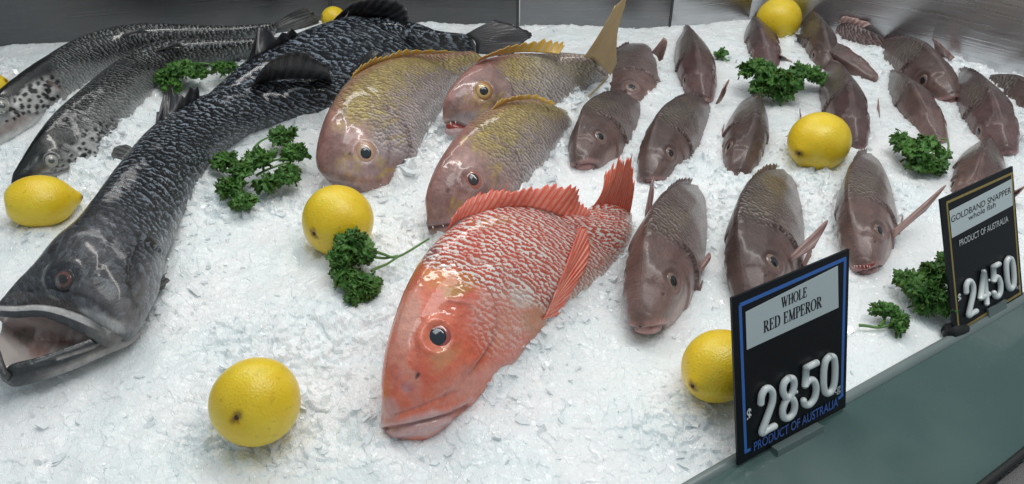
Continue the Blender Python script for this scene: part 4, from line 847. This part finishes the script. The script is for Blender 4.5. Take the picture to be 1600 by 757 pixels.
def extra_fin(root, B, T_, nr, **k):
    o = fin(root, UU(B), UU(T_), nr, M['fin_pink'], "breast_fin", .0, .0, org=(0, 0, 0), **k); o.data.transform(root.matrix_world.inverted() if False else (root_m(root)).inverted())
def root_m(r): return Matrix.LocRotScale(r.location, r.rotation_quaternion, r.scale)
def snappers():
    tones = [((.064, .036, .030), (.205, .122, .108), (.38, .25, .225)), ((.090, .048, .040), (.26, .162, .145), (.44, .30, .27)), ((.078, .040, .038), (.20, .112, .104), (.34, .21, .20))]
    protos = [make_snapper(t, 3+i*7) for i, t in enumerate(tones)]; used = set()
    for k, (p, v, lb) in SN.items():
        r = protos[v] if v not in used else dup(protos[v])
        used.add(v); r['label'] = lb
        Mx = posem(p); r.rotation_mode = 'QUATERNION'; r.location, r.rotation_quaternion, r.scale = Mx.decompose()
        vr = random.Random(k); r.scale = Vector((r.scale[0], r.scale[1]*vr.uniform(.84, 1.0), r.scale[2]*vr.uniform(.95, 1.05)))
        Vw = np.array([v.co[:] for v in r.children[0].data.vertices])[::7] if r.children[0].name.startswith('body') else None
        if Vw is not None:
            Mn = np.array(Mx); Vw = Vw@Mn[:3, :3].T+Mn[:3, 3]; band = Vw[np.abs(Vw[:, 2]-.002) < .004]; cen = band.mean(0); rr = np.random.default_rng(int(abs(p[0]*1e4)))
            for q in band[rr.permutation(len(band))[:46]]:
                d = (q-cen)*[1, 1, 0]; d /= np.linalg.norm(d)+1e-9; q = q+d*rr.uniform(.004, .014); MOUND.append((q[0], q[1], rr.uniform(.010, .020), rr.uniform(.004, .015)))
        SN[k] = r
    for k, B, T_, nr in (('q', [(1392, 362, .016), (1394, 368, .014), (1394, 374, .012)], [(1440, 322, .03), (1478, 290, .045), (1446, 330, .028)], 3),
                         ('p', [(1230, 402, .02), (1232, 406, .02), (1234, 410, .018)], [(1262, 384, .03), (1294, 345, .05), (1272, 388, .03)], 3),
                         ('o', [(1006, 386, .02), (1009, 386, .02), (1012, 384, .02)], [(1008, 330, .05), (1018, 282, .075), (1016, 330, .05)], 3),
                         ('o', [(1092, 415, .01), (1094, 420, .01), (1088, 430, .008)], [(1108, 396, .012), (1110, 402, .012), (1100, 420, .006)], 3),
                         ('c', [(1010, 340, .0), (1013, 338, .0), (1015, 336, .0)], [(1014, 300, .02), (1020, 276, .03), (1020, 300, .02)], 2),
                         ('e', [(1118, 163, .0), (1122, 162, .0), (1126, 158, .0)], [(1128, 140, .02), (1138, 124, .03), (1134, 142, .02)], 3),
                         ('g', [(1222, 88, .0), (1226, 92, .0), (1238, 100, .0)], [(1218, 86, .01), (1222, 86, .012), (1236, 96, .0)], 3),
                         ('n', [(1568, 312, .0), (1574, 310, .0), (1580, 312, .0)], [(1580, 300, .02), (1604, 288, .03), (1592, 302, .02)], 2),
                         ('j', [(1462, 84, .01), (1474, 90, .0), (1486, 96, .0)], [(1456, 60, .03), (1466, 66, .03), (1492, 90, .005)], 5),
                         ('a', [(1018, 82, .03), (1026, 88, .02), (1030, 96, .01)], [(1036, 58, .05), (1042, 66, .045), (1036, 92, .02)], 6)):
        extra_fin(SN[k], B, T_, nr, curve=.001, thick=.0014)
    # open mouth of the snapper between the tickets
    r = SN['q']; Mi = root_m(r).inverted()
    j = ladder("m", [(1328, 414, 1330, 417), (1338, 415, 1341, 422), (1354, 414, 1357, 421), (1368, 411, 1370, 414)], [.012, .014, .012], [.008, .008, .008], [.3, .3, .3], M['redmouth'], .006, 30, 20)
    o = mesh("mouth_lining", j.P+(CAM-j.P)*.006, gridf(j.NS, j.NR), M['redmouth'], r, org=(0, 0, 0)); o.data.transform(Mi)
    for i in range(6):
        x0 = 1336+i*4.8+1.2*math.sin(i*5); x0 -= 1; a = U(x0, 415.5, .018); b = U(x0+.5, 418.5+math.sin(i*3), .016); a = a+(CAM-a)*.012; b = b+(CAM-b)*.012; V, F = tube([a, b], [.0006, .0002], 6); o = mesh("tooth", V, F, M['tooth'], r, org=(0, 0, 0)); o.data.transform(Mi)
    # reddish fish lying along the right back panel: only glimpses
    root = empty("snapper", U(1335, 60, 0), "reddish fish only glimpsed behind the back row, against the right steel panel", "fish", "small brown snappers in rows")
    f = ladder("far", [(1282, 34, 1290, 54), (1306, 34, 1318, 64), (1336, 40, 1352, 74), (1362, 50, 1378, 76), (1384, 62, 1390, 76)], [.0, .02, .022, .0], [-.01, -.01, -.01, -.01], [.5, .5, .5, .4], M['brown'], .0045, 90, 60)
    shade(f, (.09, .045, .045), (.20, .11, .10), (.3, .18, .17)); f.build(root)
    fin(root, UU([(1308, 36, .02), (1330, 38, .022), (1350, 44, .022)]), UU([(1318, 26, .03), (1340, 30, .03), (1362, 44, .022)]), 6, M['fin_pink'], "back_fin", .1, .1)

# ------------------------------------------------------------------ parsley
def pars_mat():
    t = NT("parsley_leaf"); tc = t.n("ShaderNodeTexCoord"); nz = t.n("ShaderNodeTexNoise", i_Scale=160.0, i_Detail=4.0); t.l(tc.outputs["Object"], nz.inputs["Vector"])
    at = t.n("ShaderNodeAttribute", attribute_name="scl"); c = t.mix(at.outputs["Fac"], (.026, .10, .014), (.11, .27, .045)); c = t.mix(nz.outputs[0], c, (.045, .14, .02))
    t.l(c, t.p.inputs["Base Color"]); t.set(Roughness=.42, Subsurface_Weight=.15, Subsurface_Scale=.002, Specular_IOR_Level=.4); t.bump(nz.outputs[0], .0006); return t.m
M['leaf'] = pars_mat(); M['stem'] = simple("parsley_stem", (.10, .22, .05), .4, var=.3, bscale=120)
def leaflet(r):
    na, nr_ = 37, 5; a = np.linspace(-1.75, 1.75, na); ln = 1-.32*np.abs(a/1.75)**1.4
    lobe = .62+.38*np.abs(np.cos(a*1.9+r.uniform(-.3, .3)))**.7; teeth = 1-.30*(np.arange(na) % 3 == 0)-.12*r.random(na)
    R = ln*lobe; V = []; ph = r.uniform(0, 6, 3)
    for k, q in enumerate(np.linspace(.04, 1, nr_)):
        rr = R*q*(teeth if k == nr_-1 else 1); x, y = rr*np.cos(a), rr*np.sin(a)*.9
        z = .30*q*q*np.sin(a*3.2+ph[0])+.16*q**3*np.sin(a*8+ph[1])-.38*q*q+.12*q*np.sin(ph[2]+q*5); V.append(np.stack([x, y, z], -1))
    return np.concatenate(V), gridf(nr_, na, False)
def rbasis(d, r):
    d = d/np.linalg.norm(d); a = np.cross(d, r.normal(size=3)); a /= np.linalg.norm(a); return np.stack([d, a, np.cross(d, a)])
def parsley(loc, label, clusters, stems, seed, lsz=.0115):
    """clusters: (px, py, h, radius px, count); stems: lists of (px, py, h)"""
    r = np.random.default_rng(seed); o = U(*loc); root = empty("parsley_sprig", o, label, "parsley", "parsley garnish")
    hub = [U(c[0], c[1], c[2]) for c in clusters]
    for c, h in zip(clusters, hub):
        z = (h-CAM)@FW; R = c[3]*1.12*z/FPX; V, F, A, k = [], [], [], 0; st = []
        for i in range(int(c[4]*.95)):
            d = r.normal(size=3); d /= np.linalg.norm(d); d[2] = abs(d[2])*.9 if r.random() < .8 else d[2]*.3; q = R*r.uniform(.25, 1.0)**.6
            p = h+d*q*np.array([1, 1, .62])+[0, 0, .002]
            p[2] = max(p[2], .0015); dd = d*np.array([1, 1, .8])+r.normal(size=3)*.35; sz = lsz*r.uniform(.6, 1.25); v, f = leaflet(r); B = rbasis(dd, r)
            if B[2][2] < 0: B[1:] *= -1
            v = (v*sz)@B+p-dd/np.linalg.norm(dd)*sz*.5; V.append(v); F.append(f+k); k += len(v); A.append(np.full(len(v), r.random()**1.5)+.25*np.repeat(np.linspace(1, 0, 5), 37))
            if r.random() < .4: st.append(tube([h+[0, 0, -.001], h*.5+p*.5+[0, 0, .001], p-dd*sz*.2], [.0008, .0007, .0004], 6))
        o_ = mesh("leaf_cluster", np.concatenate(V), np.concatenate(F), M['leaf'], root, True, o, attrs={"scl": np.clip(np.concatenate(A), 0, 1)}, solid=.00035)
        if st: v, f = join(st); mesh("leaf_stalk", v, f, M['stem'], o_, True, o)
    for s in stems:
        P = crom(UU(s), 24); P = P+.0004*np.sin(np.linspace(0, 9, 24))[:, None]; v, f = tube(P, np.linspace(.0016, .0011, 24), 10); mesh("stem", v, f, M['stem'], root, True, o)
def build_parsley():
    parsley((300, 120, .01), "parsley sprig on the ice between the salmon and the black fish's back fin", [(262, 120, .02, 20, 46), (284, 112, .025, 22, 56), (310, 114, .025, 16, 34), (268, 136, .012, 14, 26), (350, 108, .02, 16, 34)], [[(300, 100, .02), (330, 100, .015), (350, 106, .015)], [(310, 118, .02), (325, 112, .02), (350, 108, .018)]], 1)
    parsley((400, 265, .01), "large curly parsley sprig beside the belly of the open mouthed black fish", [(352, 254, .02, 18, 40), (378, 268, .02, 20, 46), (360, 294, .012, 20, 44), (382, 316, .008, 16, 34), (405, 250, .025, 22, 52), (442, 214, .02, 18, 42), (458, 240, .02, 18, 42), (448, 276, .015, 22, 54), (420, 288, .012, 18, 40)],
            [[(398, 262, .015), (396, 235, .02), (412, 218, .02), (436, 214, .02)], [(410, 262, .015), (430, 250, .02), (450, 250, .02)], [(380, 270, .015), (360, 255, .02), (345, 248, .02)], [(400, 275, .012), (425, 262, .02), (452, 254, .02)]], 2)
    parsley((560, 420, .01), "parsley sprig with two long stems leaning on the front of the middle lemon", [(548, 378, .035, 22, 52), (534, 402, .025, 20, 46), (566, 400, .025, 16, 34), (540, 432, .012, 22, 50), (572, 450, .008, 22, 54), (556, 464, .006, 14, 26)],
            [[(566, 388, .030), (600, 398, .018), (625, 400, .012), (670, 374, .010)], [(570, 402, .025), (600, 403, .014), (622, 401, .012)], [(580, 424, .014), (605, 412, .012), (625, 400, .012)]], 3)
    parsley((1220, 130, .01), "big dense parsley bunch on the ice right of centre at the back", [(1182, 112, .03, 24, 60), (1205, 122, .035, 24, 64), (1230, 128, .03, 24, 64), (1256, 116, .03, 20, 48), (1276, 122, .02, 14, 30), (1190, 140, .02, 20, 44), (1222, 148, .012, 20, 44)], [[(1240, 130, .02), (1262, 120, .02), (1280, 118, .02)]], 4)
    parsley((1127, 87, .005), "tiny loose scrap of parsley lying on the ice in the back row", [(1126, 86, .006, 7, 12)], [[(1128, 90, .004), (1136, 94, .003), (1140, 95, .002)]], 5)
    parsley((1435, 240, .01), "parsley bunch with a bent pale stem, below the slender snapper on the right", [(1410, 226, .02, 18, 44), (1430, 238, .025, 20, 50), (1448, 226, .025, 14, 30), (1440, 258, .012, 20, 46), (1464, 262, .008, 14, 28), (1474, 240, .01, 7, 10)], [[(1450, 256, .012), (1474, 248, .012), (1482, 232, .015), (1480, 220, .02), (1470, 218, .018)]], 6)
    parsley((1440, 450, .01), "dark green parsley bunch touching the left side of the gold bordered price ticket", [(1416, 440, .015, 16, 40), (1436, 452, .02, 20, 52), (1460, 430, .025, 20, 50), (1462, 462, .02, 22, 54), (1444, 478, .008, 16, 34), (1475, 478, .015, 14, 30), (1476, 410, .02, 10, 18)], [[(1440, 465, .01), (1455, 450, .015), (1462, 436, .02)]], 7)
    parsley((1380, 500, .005), "small parsley sprig with its stem lying flat on the ice between the two price tickets", [(1376, 486, .010, 9, 16), (1388, 486, .012, 11, 22), (1404, 500, .010, 12, 24), (1406, 512, .006, 9, 16)], [[(1342, 509, .003), (1362, 511, .004), (1382, 510, .006), (1400, 505, .008)], [(1374, 510, .006), (1382, 500, .007), (1382, 490, .009)]], 8, lsz=.0095)

# ------------------------------------------------------------------ price tickets
GL = {  # digits as strokes in a 0..1 box
'2': [[(.08, .74), (.14, .90), (.35, 1.0), (.62, .98), (.82, .84), (.80, .64), (.60, .44), (.32, .22), (.10, .02), (.45, .02), (.92, .02)]],
'8': [[(.5, 1.0), (.80, .93), (.88, .76), (.72, .58), (.5, .52), (.25, .44), (.08, .26), (.18, .07), (.5, 0), (.82, .07), (.92, .26), (.76, .44), (.5, .52), (.28, .58), (.12, .76), (.20, .93), (.5, 1.0)]],
'5': [[(.88, .98), (.50, .98), (.22, .98)], [(.22, .98), (.19, .76), (.16, .55)], [(.16, .55), (.42, .63), (.72, .56), (.88, .34), (.78, .10), (.46, 0), (.16, .06), (.06, .18)]],
'0': [[(.5, 1.0), (.80, .92), (.92, .72), (.94, .5), (.92, .28), (.80, .08), (.5, 0), (.20, .08), (.08, .28), (.06, .5), (.08, .72), (.20, .92), (.5, 1.0)]],
'4': [[(.70, 0), (.70, .5), (.70, 1.0)], [(.70, 1.0), (.36, .62), (.08, .26)], [(.08, .26), (.5, .26), (.98, .26)]]}
SERIF = {  # thick strokes 1, thin strokes 0; x positions in em widths
'W': (1.0, [((.08, 1), (.30, 0), 1), ((.30, 0), (.50, .8), 0), ((.42, 1), (.68, 0), 1), ((.68, 0), (.92, 1), 0), ((0, 1), (.22, 1), 0), ((.36, 1), (.56, 1), 0), ((.82, 1), (1, 1), 0)]),
'H': (.76, [((.16, 0), (.16, 1), 1), ((.62, 0), (.62, 1), 1), ((.16, .52), (.62, .52), 0), ((.04, 0), (.28, 0), 0), ((.04, 1), (.28, 1), 0), ((.50, 0), (.74, 0), 0), ((.50, 1), (.74, 1), 0)]),
'L': (.62, [((.16, 0), (.16, 1), 1), ((.04, 1), (.28, 1), 0), ((.04, 0), (.56, 0), 0), ((.56, 0), (.60, .24), 0)]),
'E': (.64, [((.16, 0), (.16, 1), 1), ((.04, 1), (.54, 1), 0), ((.54, 1), (.56, .80), 0), ((.16, .52), (.42, .52), 0), ((.42, .42), (.42, .62), 0), ((.04, 0), (.56, 0), 0), ((.56, 0), (.60, .22), 0)]),
'O': (.76, 'O'), 'D': (.76, [((.16, 0), (.16, 1), 1), ((.04, 1), (.36, 1), 0), ((.04, 0), (.36, 0), 0), ((.36, 1), (.56, .92), 0), ((.56, .92), (.68, .68), 1), ((.68, .68), (.68, .32), 1), ((.68, .32), (.56, .08), 1), ((.56, .08), (.36, 0), 0)]),
'R': (.72, [((.16, 0), (.16, 1), 1), ((.04, 1), (.38, 1), 0), ((.04, 0), (.28, 0), 0), ((.38, 1), (.52, .90), 0), ((.52, .90), (.52, .62), 1), ((.52, .62), (.38, .50), 0), ((.38, .50), (.16, .50), 0), ((.34, .50), (.62, 0), 1), ((.56, 0), (.74, 0), 0)]),
'P': (.60, [((.16, 0), (.16, 1), 1), ((.04, 1), (.38, 1), 0), ((.04, 0), (.28, 0), 0), ((.38, 1), (.54, .90), 0), ((.54, .90), (.54, .58), 1), ((.54, .58), (.38, .46), 0), ((.38, .46), (.16, .46), 0)]),
'M': (.92, [((.16, 0), (.16, 1), 0), ((.16, 1), (.46, .06), 1), ((.46, .06), (.76, 1), 0), ((.76, 0), (.76, 1), 1), ((.04, 1), (.20, 1), 0), ((.04, 0), (.28, 0), 0), ((.64, 0), (.90, 0), 0), ((.74, 1), (.90, 1), 0)])}
def bar2(a, b, w, z0, z1):
    a, b = np.array(a, float), np.array(b, float); d = b-a; L = np.linalg.norm(d); d /= L; n = np.array([-d[1], d[0]])*w/2; a = a-d*w*.3; b = b+d*w*.3
    q = [a-n, b-n, b+n, a+n]; V = [(*p, z) for z in (z0, z1) for p in q]
    return np.array(V), [[4, 5, 6, 7], [0, 1, 5, 4], [1, 2, 6, 5], [2, 3, 7, 6], [3, 0, 4, 7], [3, 2, 1, 0]]
def serif_text(s, x0, x1, y, h, z):
    wt = [SERIF[c][0] if c != ' ' else .35 for c in s]; k = (x1-x0)/(sum(wt)+.06*len(s)); x = x0; P = []; tk, tn = h*.145, h*.055
    for c, w_ in zip(s, wt):
        if c != ' ':
            g = SERIF[c][1]
            if g == 'O':
                n = 22
                for i in range(n):
                    a, b = 2*math.pi*i/n, 2*math.pi*(i+1)/n; m_ = abs(math.cos((a+b)/2)); P.append(bar2((x+k*(.38+.33*math.cos(a)), y+h*(.5+.52*math.sin(a))), (x+k*(.38+.33*math.cos(b)), y+h*(.5+.52*math.sin(b))), tn+(tk-tn)*m_**2, z, z+.0002))
            else:
                for a, b, t_ in g: P.append(bar2((x+a[0]*k, y+a[1]*h), (x+b[0]*k, y+b[1]*h), tk if t_ else tn, z, z+.0002))
        x += (w_+.06)*k
    return join(P)
class Ticket:
    def __init__(s, name, bl, br, hgt, tilt, label, base_h=0):
        bl, br = np.array(bl, float), np.array(br, float); ex = br-bl; s.w = np.linalg.norm(ex); ex /= s.w; n0 = np.cross(ex, [0, 0, 1.]); up = np.array([0, 0, 1])*math.cos(tilt)+n0*math.sin(tilt)
        s.o, s.ex, s.ey, s.ez, s.h = bl, ex, up, np.cross(ex, up), hgt
        s.root = empty(name, bl, label, "price ticket", "price tickets clipped on the ledge"); s.root.rotation_mode = 'QUATERNION'
        s.root.rotation_quaternion = Matrix((ex, up, s.ez)).transposed().to_quaternion()
    def S(s, px, py):
        d = rayd(px, py); t = ((s.o-CAM)@s.ez)/(d@s.ez); p = CAM+d*t-s.o; return np.array([p@s.ex, p@s.ey])
    def slab(s, nm, pts, z0, z1, mat, par=None):
        k = len(pts); V = [(*p, z) for z in (z0, z1) for p in pts]; F = [list(range(k, 2*k)), list(range(k))[::-1]]+[[i, (i+1) % k, k+(i+1) % k, k+i] for i in range(k)]
        o = mesh(nm, V, F, mat, par or s.root, False); return o
    def quad(s, nm, x0, y0, x1, y1, z0, z1, mat, par=None): return s.slab(nm, [(x0, y0), (x1, y0), (x1, y1), (x0, y1)], z0, z1, mat, par)
    def text(s, body, px0, px1, hpx, mat, z=.0016, par=None, nm="lettering", shear=0, hm=None, bold=0.):
        """px0, px1: baseline start and end in the photograph"""
        a, b = s.S(*px0), s.S(*px1); c = bpy.data.curves.new(nm, 'FONT'); c.body = body; c.size = 1; c.extrude = 0; c.shear = shear; c.offset = bold; c.resolution_u = 6
        t = bpy.data.objects.new(nm, c); COL.objects.link(t); dg = bpy.context.evaluated_depsgraph_get(); me = bpy.data.meshes.new_from_object(t.evaluated_get(dg)); bpy.data.objects.remove(t)
        V = np.array([v.co[:] for v in me.vertices]); w_ = V[:, 0].max()-V[:, 0].min(); V[:, 0] -= V[:, 0].min(); L = np.linalg.norm(b-a); sx = L/w_; hh = s.S(px0[0], px0[1]-hpx)[1]-a[1]; sy = hh/.70
        d = (b-a)/L; X = a[0]+V[:, 0]*sx*d[0]; Y = a[1]+V[:, 0]*sx*d[1]+V[:, 1]*sy
        for v, x_, y_ in zip(me.vertices, X, Y): v.co = (x_, y_, z)
        me.materials.append(mat); o = bpy.data.objects.new(nm, me); COL.objects.link(o); o.parent = par or s.root; return o
    def digit(s, ch, px, py, w_, h_, mat, r=.0029):
        a = s.S(px, py); P = []
        for st in GL[ch]:
            st = crom(st, len(st)*7) if len(st) > 3 else np.array(st, float); p3 = np.stack([a[0]+st[:, 0]*w_, a[1]+st[:, 1]*h_, np.full(len(st), .0032)], -1); v, f = tube(p3, r, 12)
            v[:, 2] = .0032+(v[:, 2]-.0032)*.95; P.append((v, f))
            for e in (p3[0], p3[-1]):
                vv, ff = [], gridf(7, 12).tolist()
                for q in np.linspace(0, math.pi, 7):
                    for t_ in np.linspace(0, 2*math.pi, 12, endpoint=False): vv.append(e+r*np.array([math.sin(q)*math.cos(t_), math.sin(q)*math.sin(t_), math.cos(q)*.95]))
                P.append((np.array(vv), ff))
        v, f = join(P); return mesh("price_digit", v, f, mat, s.root)
M['board'] = simple("black_board", (.006, .007, .009), .3, var=.3, bscale=15, Specular_IOR_Level=.25)
M['blue'] = simple("blue_print", (.045, .16, .50), .4); M['blue2'] = simple("dark_blue_print", (.06, .13, .42), .4)
M['gold'] = simple("gold_print", (.30, .22, .06), .4, var=.2); M['paper'] = simple("paper_label", (.55, .62, .63), .5, var=.04, bscale=30)
M['ink'] = simple("black_ink", (.012, .012, .014), .6); M['white'] = simple("white_plastic", (.74, .78, .77), .28, coat=.3, var=.04); M['pale'] = simple("pale_print", (.50, .52, .52), .5)
def clip_mat():
    t = NT("clear_clip"); t.set(Base_Color=(.30, .38, .37, 1), Roughness=.15, Transmission_Weight=.55, IOR=1.45); return t.m
M['clip'] = clip_mat()
def tickets():
    T = Ticket("price_ticket", (.177, .400, 0), (.281, .459, 0), .146, math.radians(-16), "black price ticket with blue border reading WHOLE RED EMPEROR, in front")
    w_, h_ = T.w, T.h
    # board outline follows the corners seen, slightly eased
    c = [T.S(1152, 727), T.S(1320, 636), T.S(1326, 389), T.S(1142, 466)]
    pl = T.slab("board", c, -.0012, .0008, M['board'])
    def line(nm, a, b, wd, mat, z0=.0008, z1=.0011): v, f = bar2(T.S(*a), T.S(*b), wd, z0, z1); return mesh(nm, v, f, mat, pl, False)
    line("border_line", (1156, 476), (1319, 404), .0030, M['blue']); line("border_line", (1155, 478), (1164, 706), .0028, M['blue'], z1=.0010); line("border_line", (1319, 405), (1314, 616), .0028, M['blue'], z1=.0010)
    line("border_line", (1163, 706), (1170, 702), .0026, M['blue'], z1=.0012); line("border_line", (1315, 617), (1309, 622), .0026, M['blue'], z1=.0012)
    lab = T.slab("paper_label", [T.S(*p) for p in ((1165, 546), (1308, 480), (1307, 415), (1163, 487))], .0011, .0014, M['paper'])
    for s, a, b, hp in (("WHOLE", (1219, 480), (1259, 462), 15), ("RED EMPEROR", (1191, 519), (1282, 478), 17)):
        p, q = T.S(*a), T.S(*b); hh = T.S(a[0], a[1]-hp)[1]-p[1]; v, f = serif_text(s, 0, np.linalg.norm(q-p), 0, hh, 0); g = math.atan2(q[1]-p[1], q[0]-p[0])
        v = np.stack([p[0]+v[:, 0]*math.cos(g)-v[:, 1]*math.sin(g)*0, p[1]+v[:, 0]*math.sin(g)+v[:, 1], v[:, 2]+.0014], -1); mesh("lettering", v, f, M['ink'], lab, False)
    for ch, x, y, x2, yt in (('2', 1183, 676, 1210, 610), ('8', 1216, 656, 1241, 594), ('5', 1249, 635, 1275, 574), ('0', 1280, 617, 1302, 560)):
        a = T.S(x, y); wd = T.S(x2, y)[0]-a[0]; ht = T.S(x, yt)[1]-a[1]; T.digit(ch, x, y, max(.0125, wd*.9), ht*1.0, M['white'])
    a = T.S(1243, 612); V, F = capmesh(.0016, .8, 0, 6, 16); mesh("decimal_point", V*[1, 1, .0016]+[a[0], a[1], .0009], F, M['white'], T.root)
    T.text("$", (1165, 657), (1172, 653), 18, M['white'], bold=.02); T.text("kg", (1299, 616), (1311, 609), 12, M['pale'], bold=.01)
    T.text("PRODUCT OF AUSTRALIA", (1176, 704), (1307, 633), 14, M['blue2'], bold=.015)
    a = T.S(1210, 702)
    b = T.S(1270, 668); V = [(a[0], a[1]-.006, .0012), (b[0], a[1]-.006, .0012), (b[0], a[1]+.004, .0012), (a[0], a[1]+.004, .0012)]
    cl = T.slab("clip", [(v[0], v[1]) for v in V], .0012, .0034, M['clip']); T.slab("clip_foot", [(a[0]-.004, -.014), (b[0]+.004, -.014), (b[0]+.004, .0), (a[0]-.004, .0)], -.008, .008, M['clip'])
    # second ticket
    T = Ticket("price_ticket", (.412, .548, 0), (.504, .604, 0), .131, math.radians(-26), "black price ticket with gold border reading GOLDBAND SNAPPER 24.50, at the right edge")
    c = [T.S(1490, 524), T.S(1597, 461), T.S(1581, 260), T.S(1468, 312)]; pl = T.slab("board", c, -.0012, .0008, M['board'])
    line("border_line", (1478, 317), (1580, 271), .0022, M['gold']); line("border_line", (1478, 318), (1497, 517), .0022, M['gold'], z1=.0010); line("border_line", (1579, 272), (1593, 460), .0022, M['gold'], z1=.0010); line("border_line", (1497, 516), (1593, 458), .0022, M['gold'], z1=.0012)
    lab = T.slab("paper_label", [T.S(*p) for p in ((1485, 372), (1580, 321), (1578, 280), (1481, 330))], .0013, .0016, M['paper'])
    T.text("GOLDBAND SNAPPER", (1484, 348), (1577, 301), 10, M['ink'], z=.0018, par=lab, shear=.1); T.text("whole fish", (1511, 345), (1553, 323), 9, M['ink'], z=.0018, par=lab, shear=.1)
    T.text("PRODUCT OF AUSTRALIA", (1497, 385), (1573, 346), 10, M['pale'], bold=.008); T.text("$", (1495, 472), (1500, 470), 13, M['white'], bold=.02); T.text("kg", (1586, 452), (1592, 449), 7, M['pale'])
    for ch, x, y, x2, yt in (('2', 1507, 494, 1524, 440), ('4', 1527, 479, 1543, 427), ('5', 1548, 466, 1563, 415), ('0', 1569, 454, 1583, 404)):
        a = T.S(x, y); wd = T.S(x2, y)[0]-a[0]; ht = T.S(x, yt)[1]-a[1]; T.digit(ch, x, y, max(.010, wd*.9), ht, M['white'], r=.0026)
    a = T.S(1544, 438); V, F = capmesh(.0014, .8, 0, 6, 16); mesh("decimal_point", V*[1, 1, .0014]+[a[0], a[1], .0009], F, M['white'], T.root)
    V, F = tube([(-.006, .004, -.004), (.0, .001, -.004), (.016, -.004, -.004), (.022, -.006, -.004)], [.004, .008, .0085, .007], 18); mesh("clip_roll", V, F, M['rubber'], T.root)
    T.slab("clip", [(.050, -.010), (.078, -.010), (.078, .006), (.050, .006)], .0012, .0034, M['clip'])

# ------------------------------------------------------------------ assemble
build_case(); barramundi_front(); barramundi_back(); salmons(); emperors(); red_fish(); snappers(); build_lemons()
mound_raster(); build_ice(); build_chips(); build_parsley(); tickets()
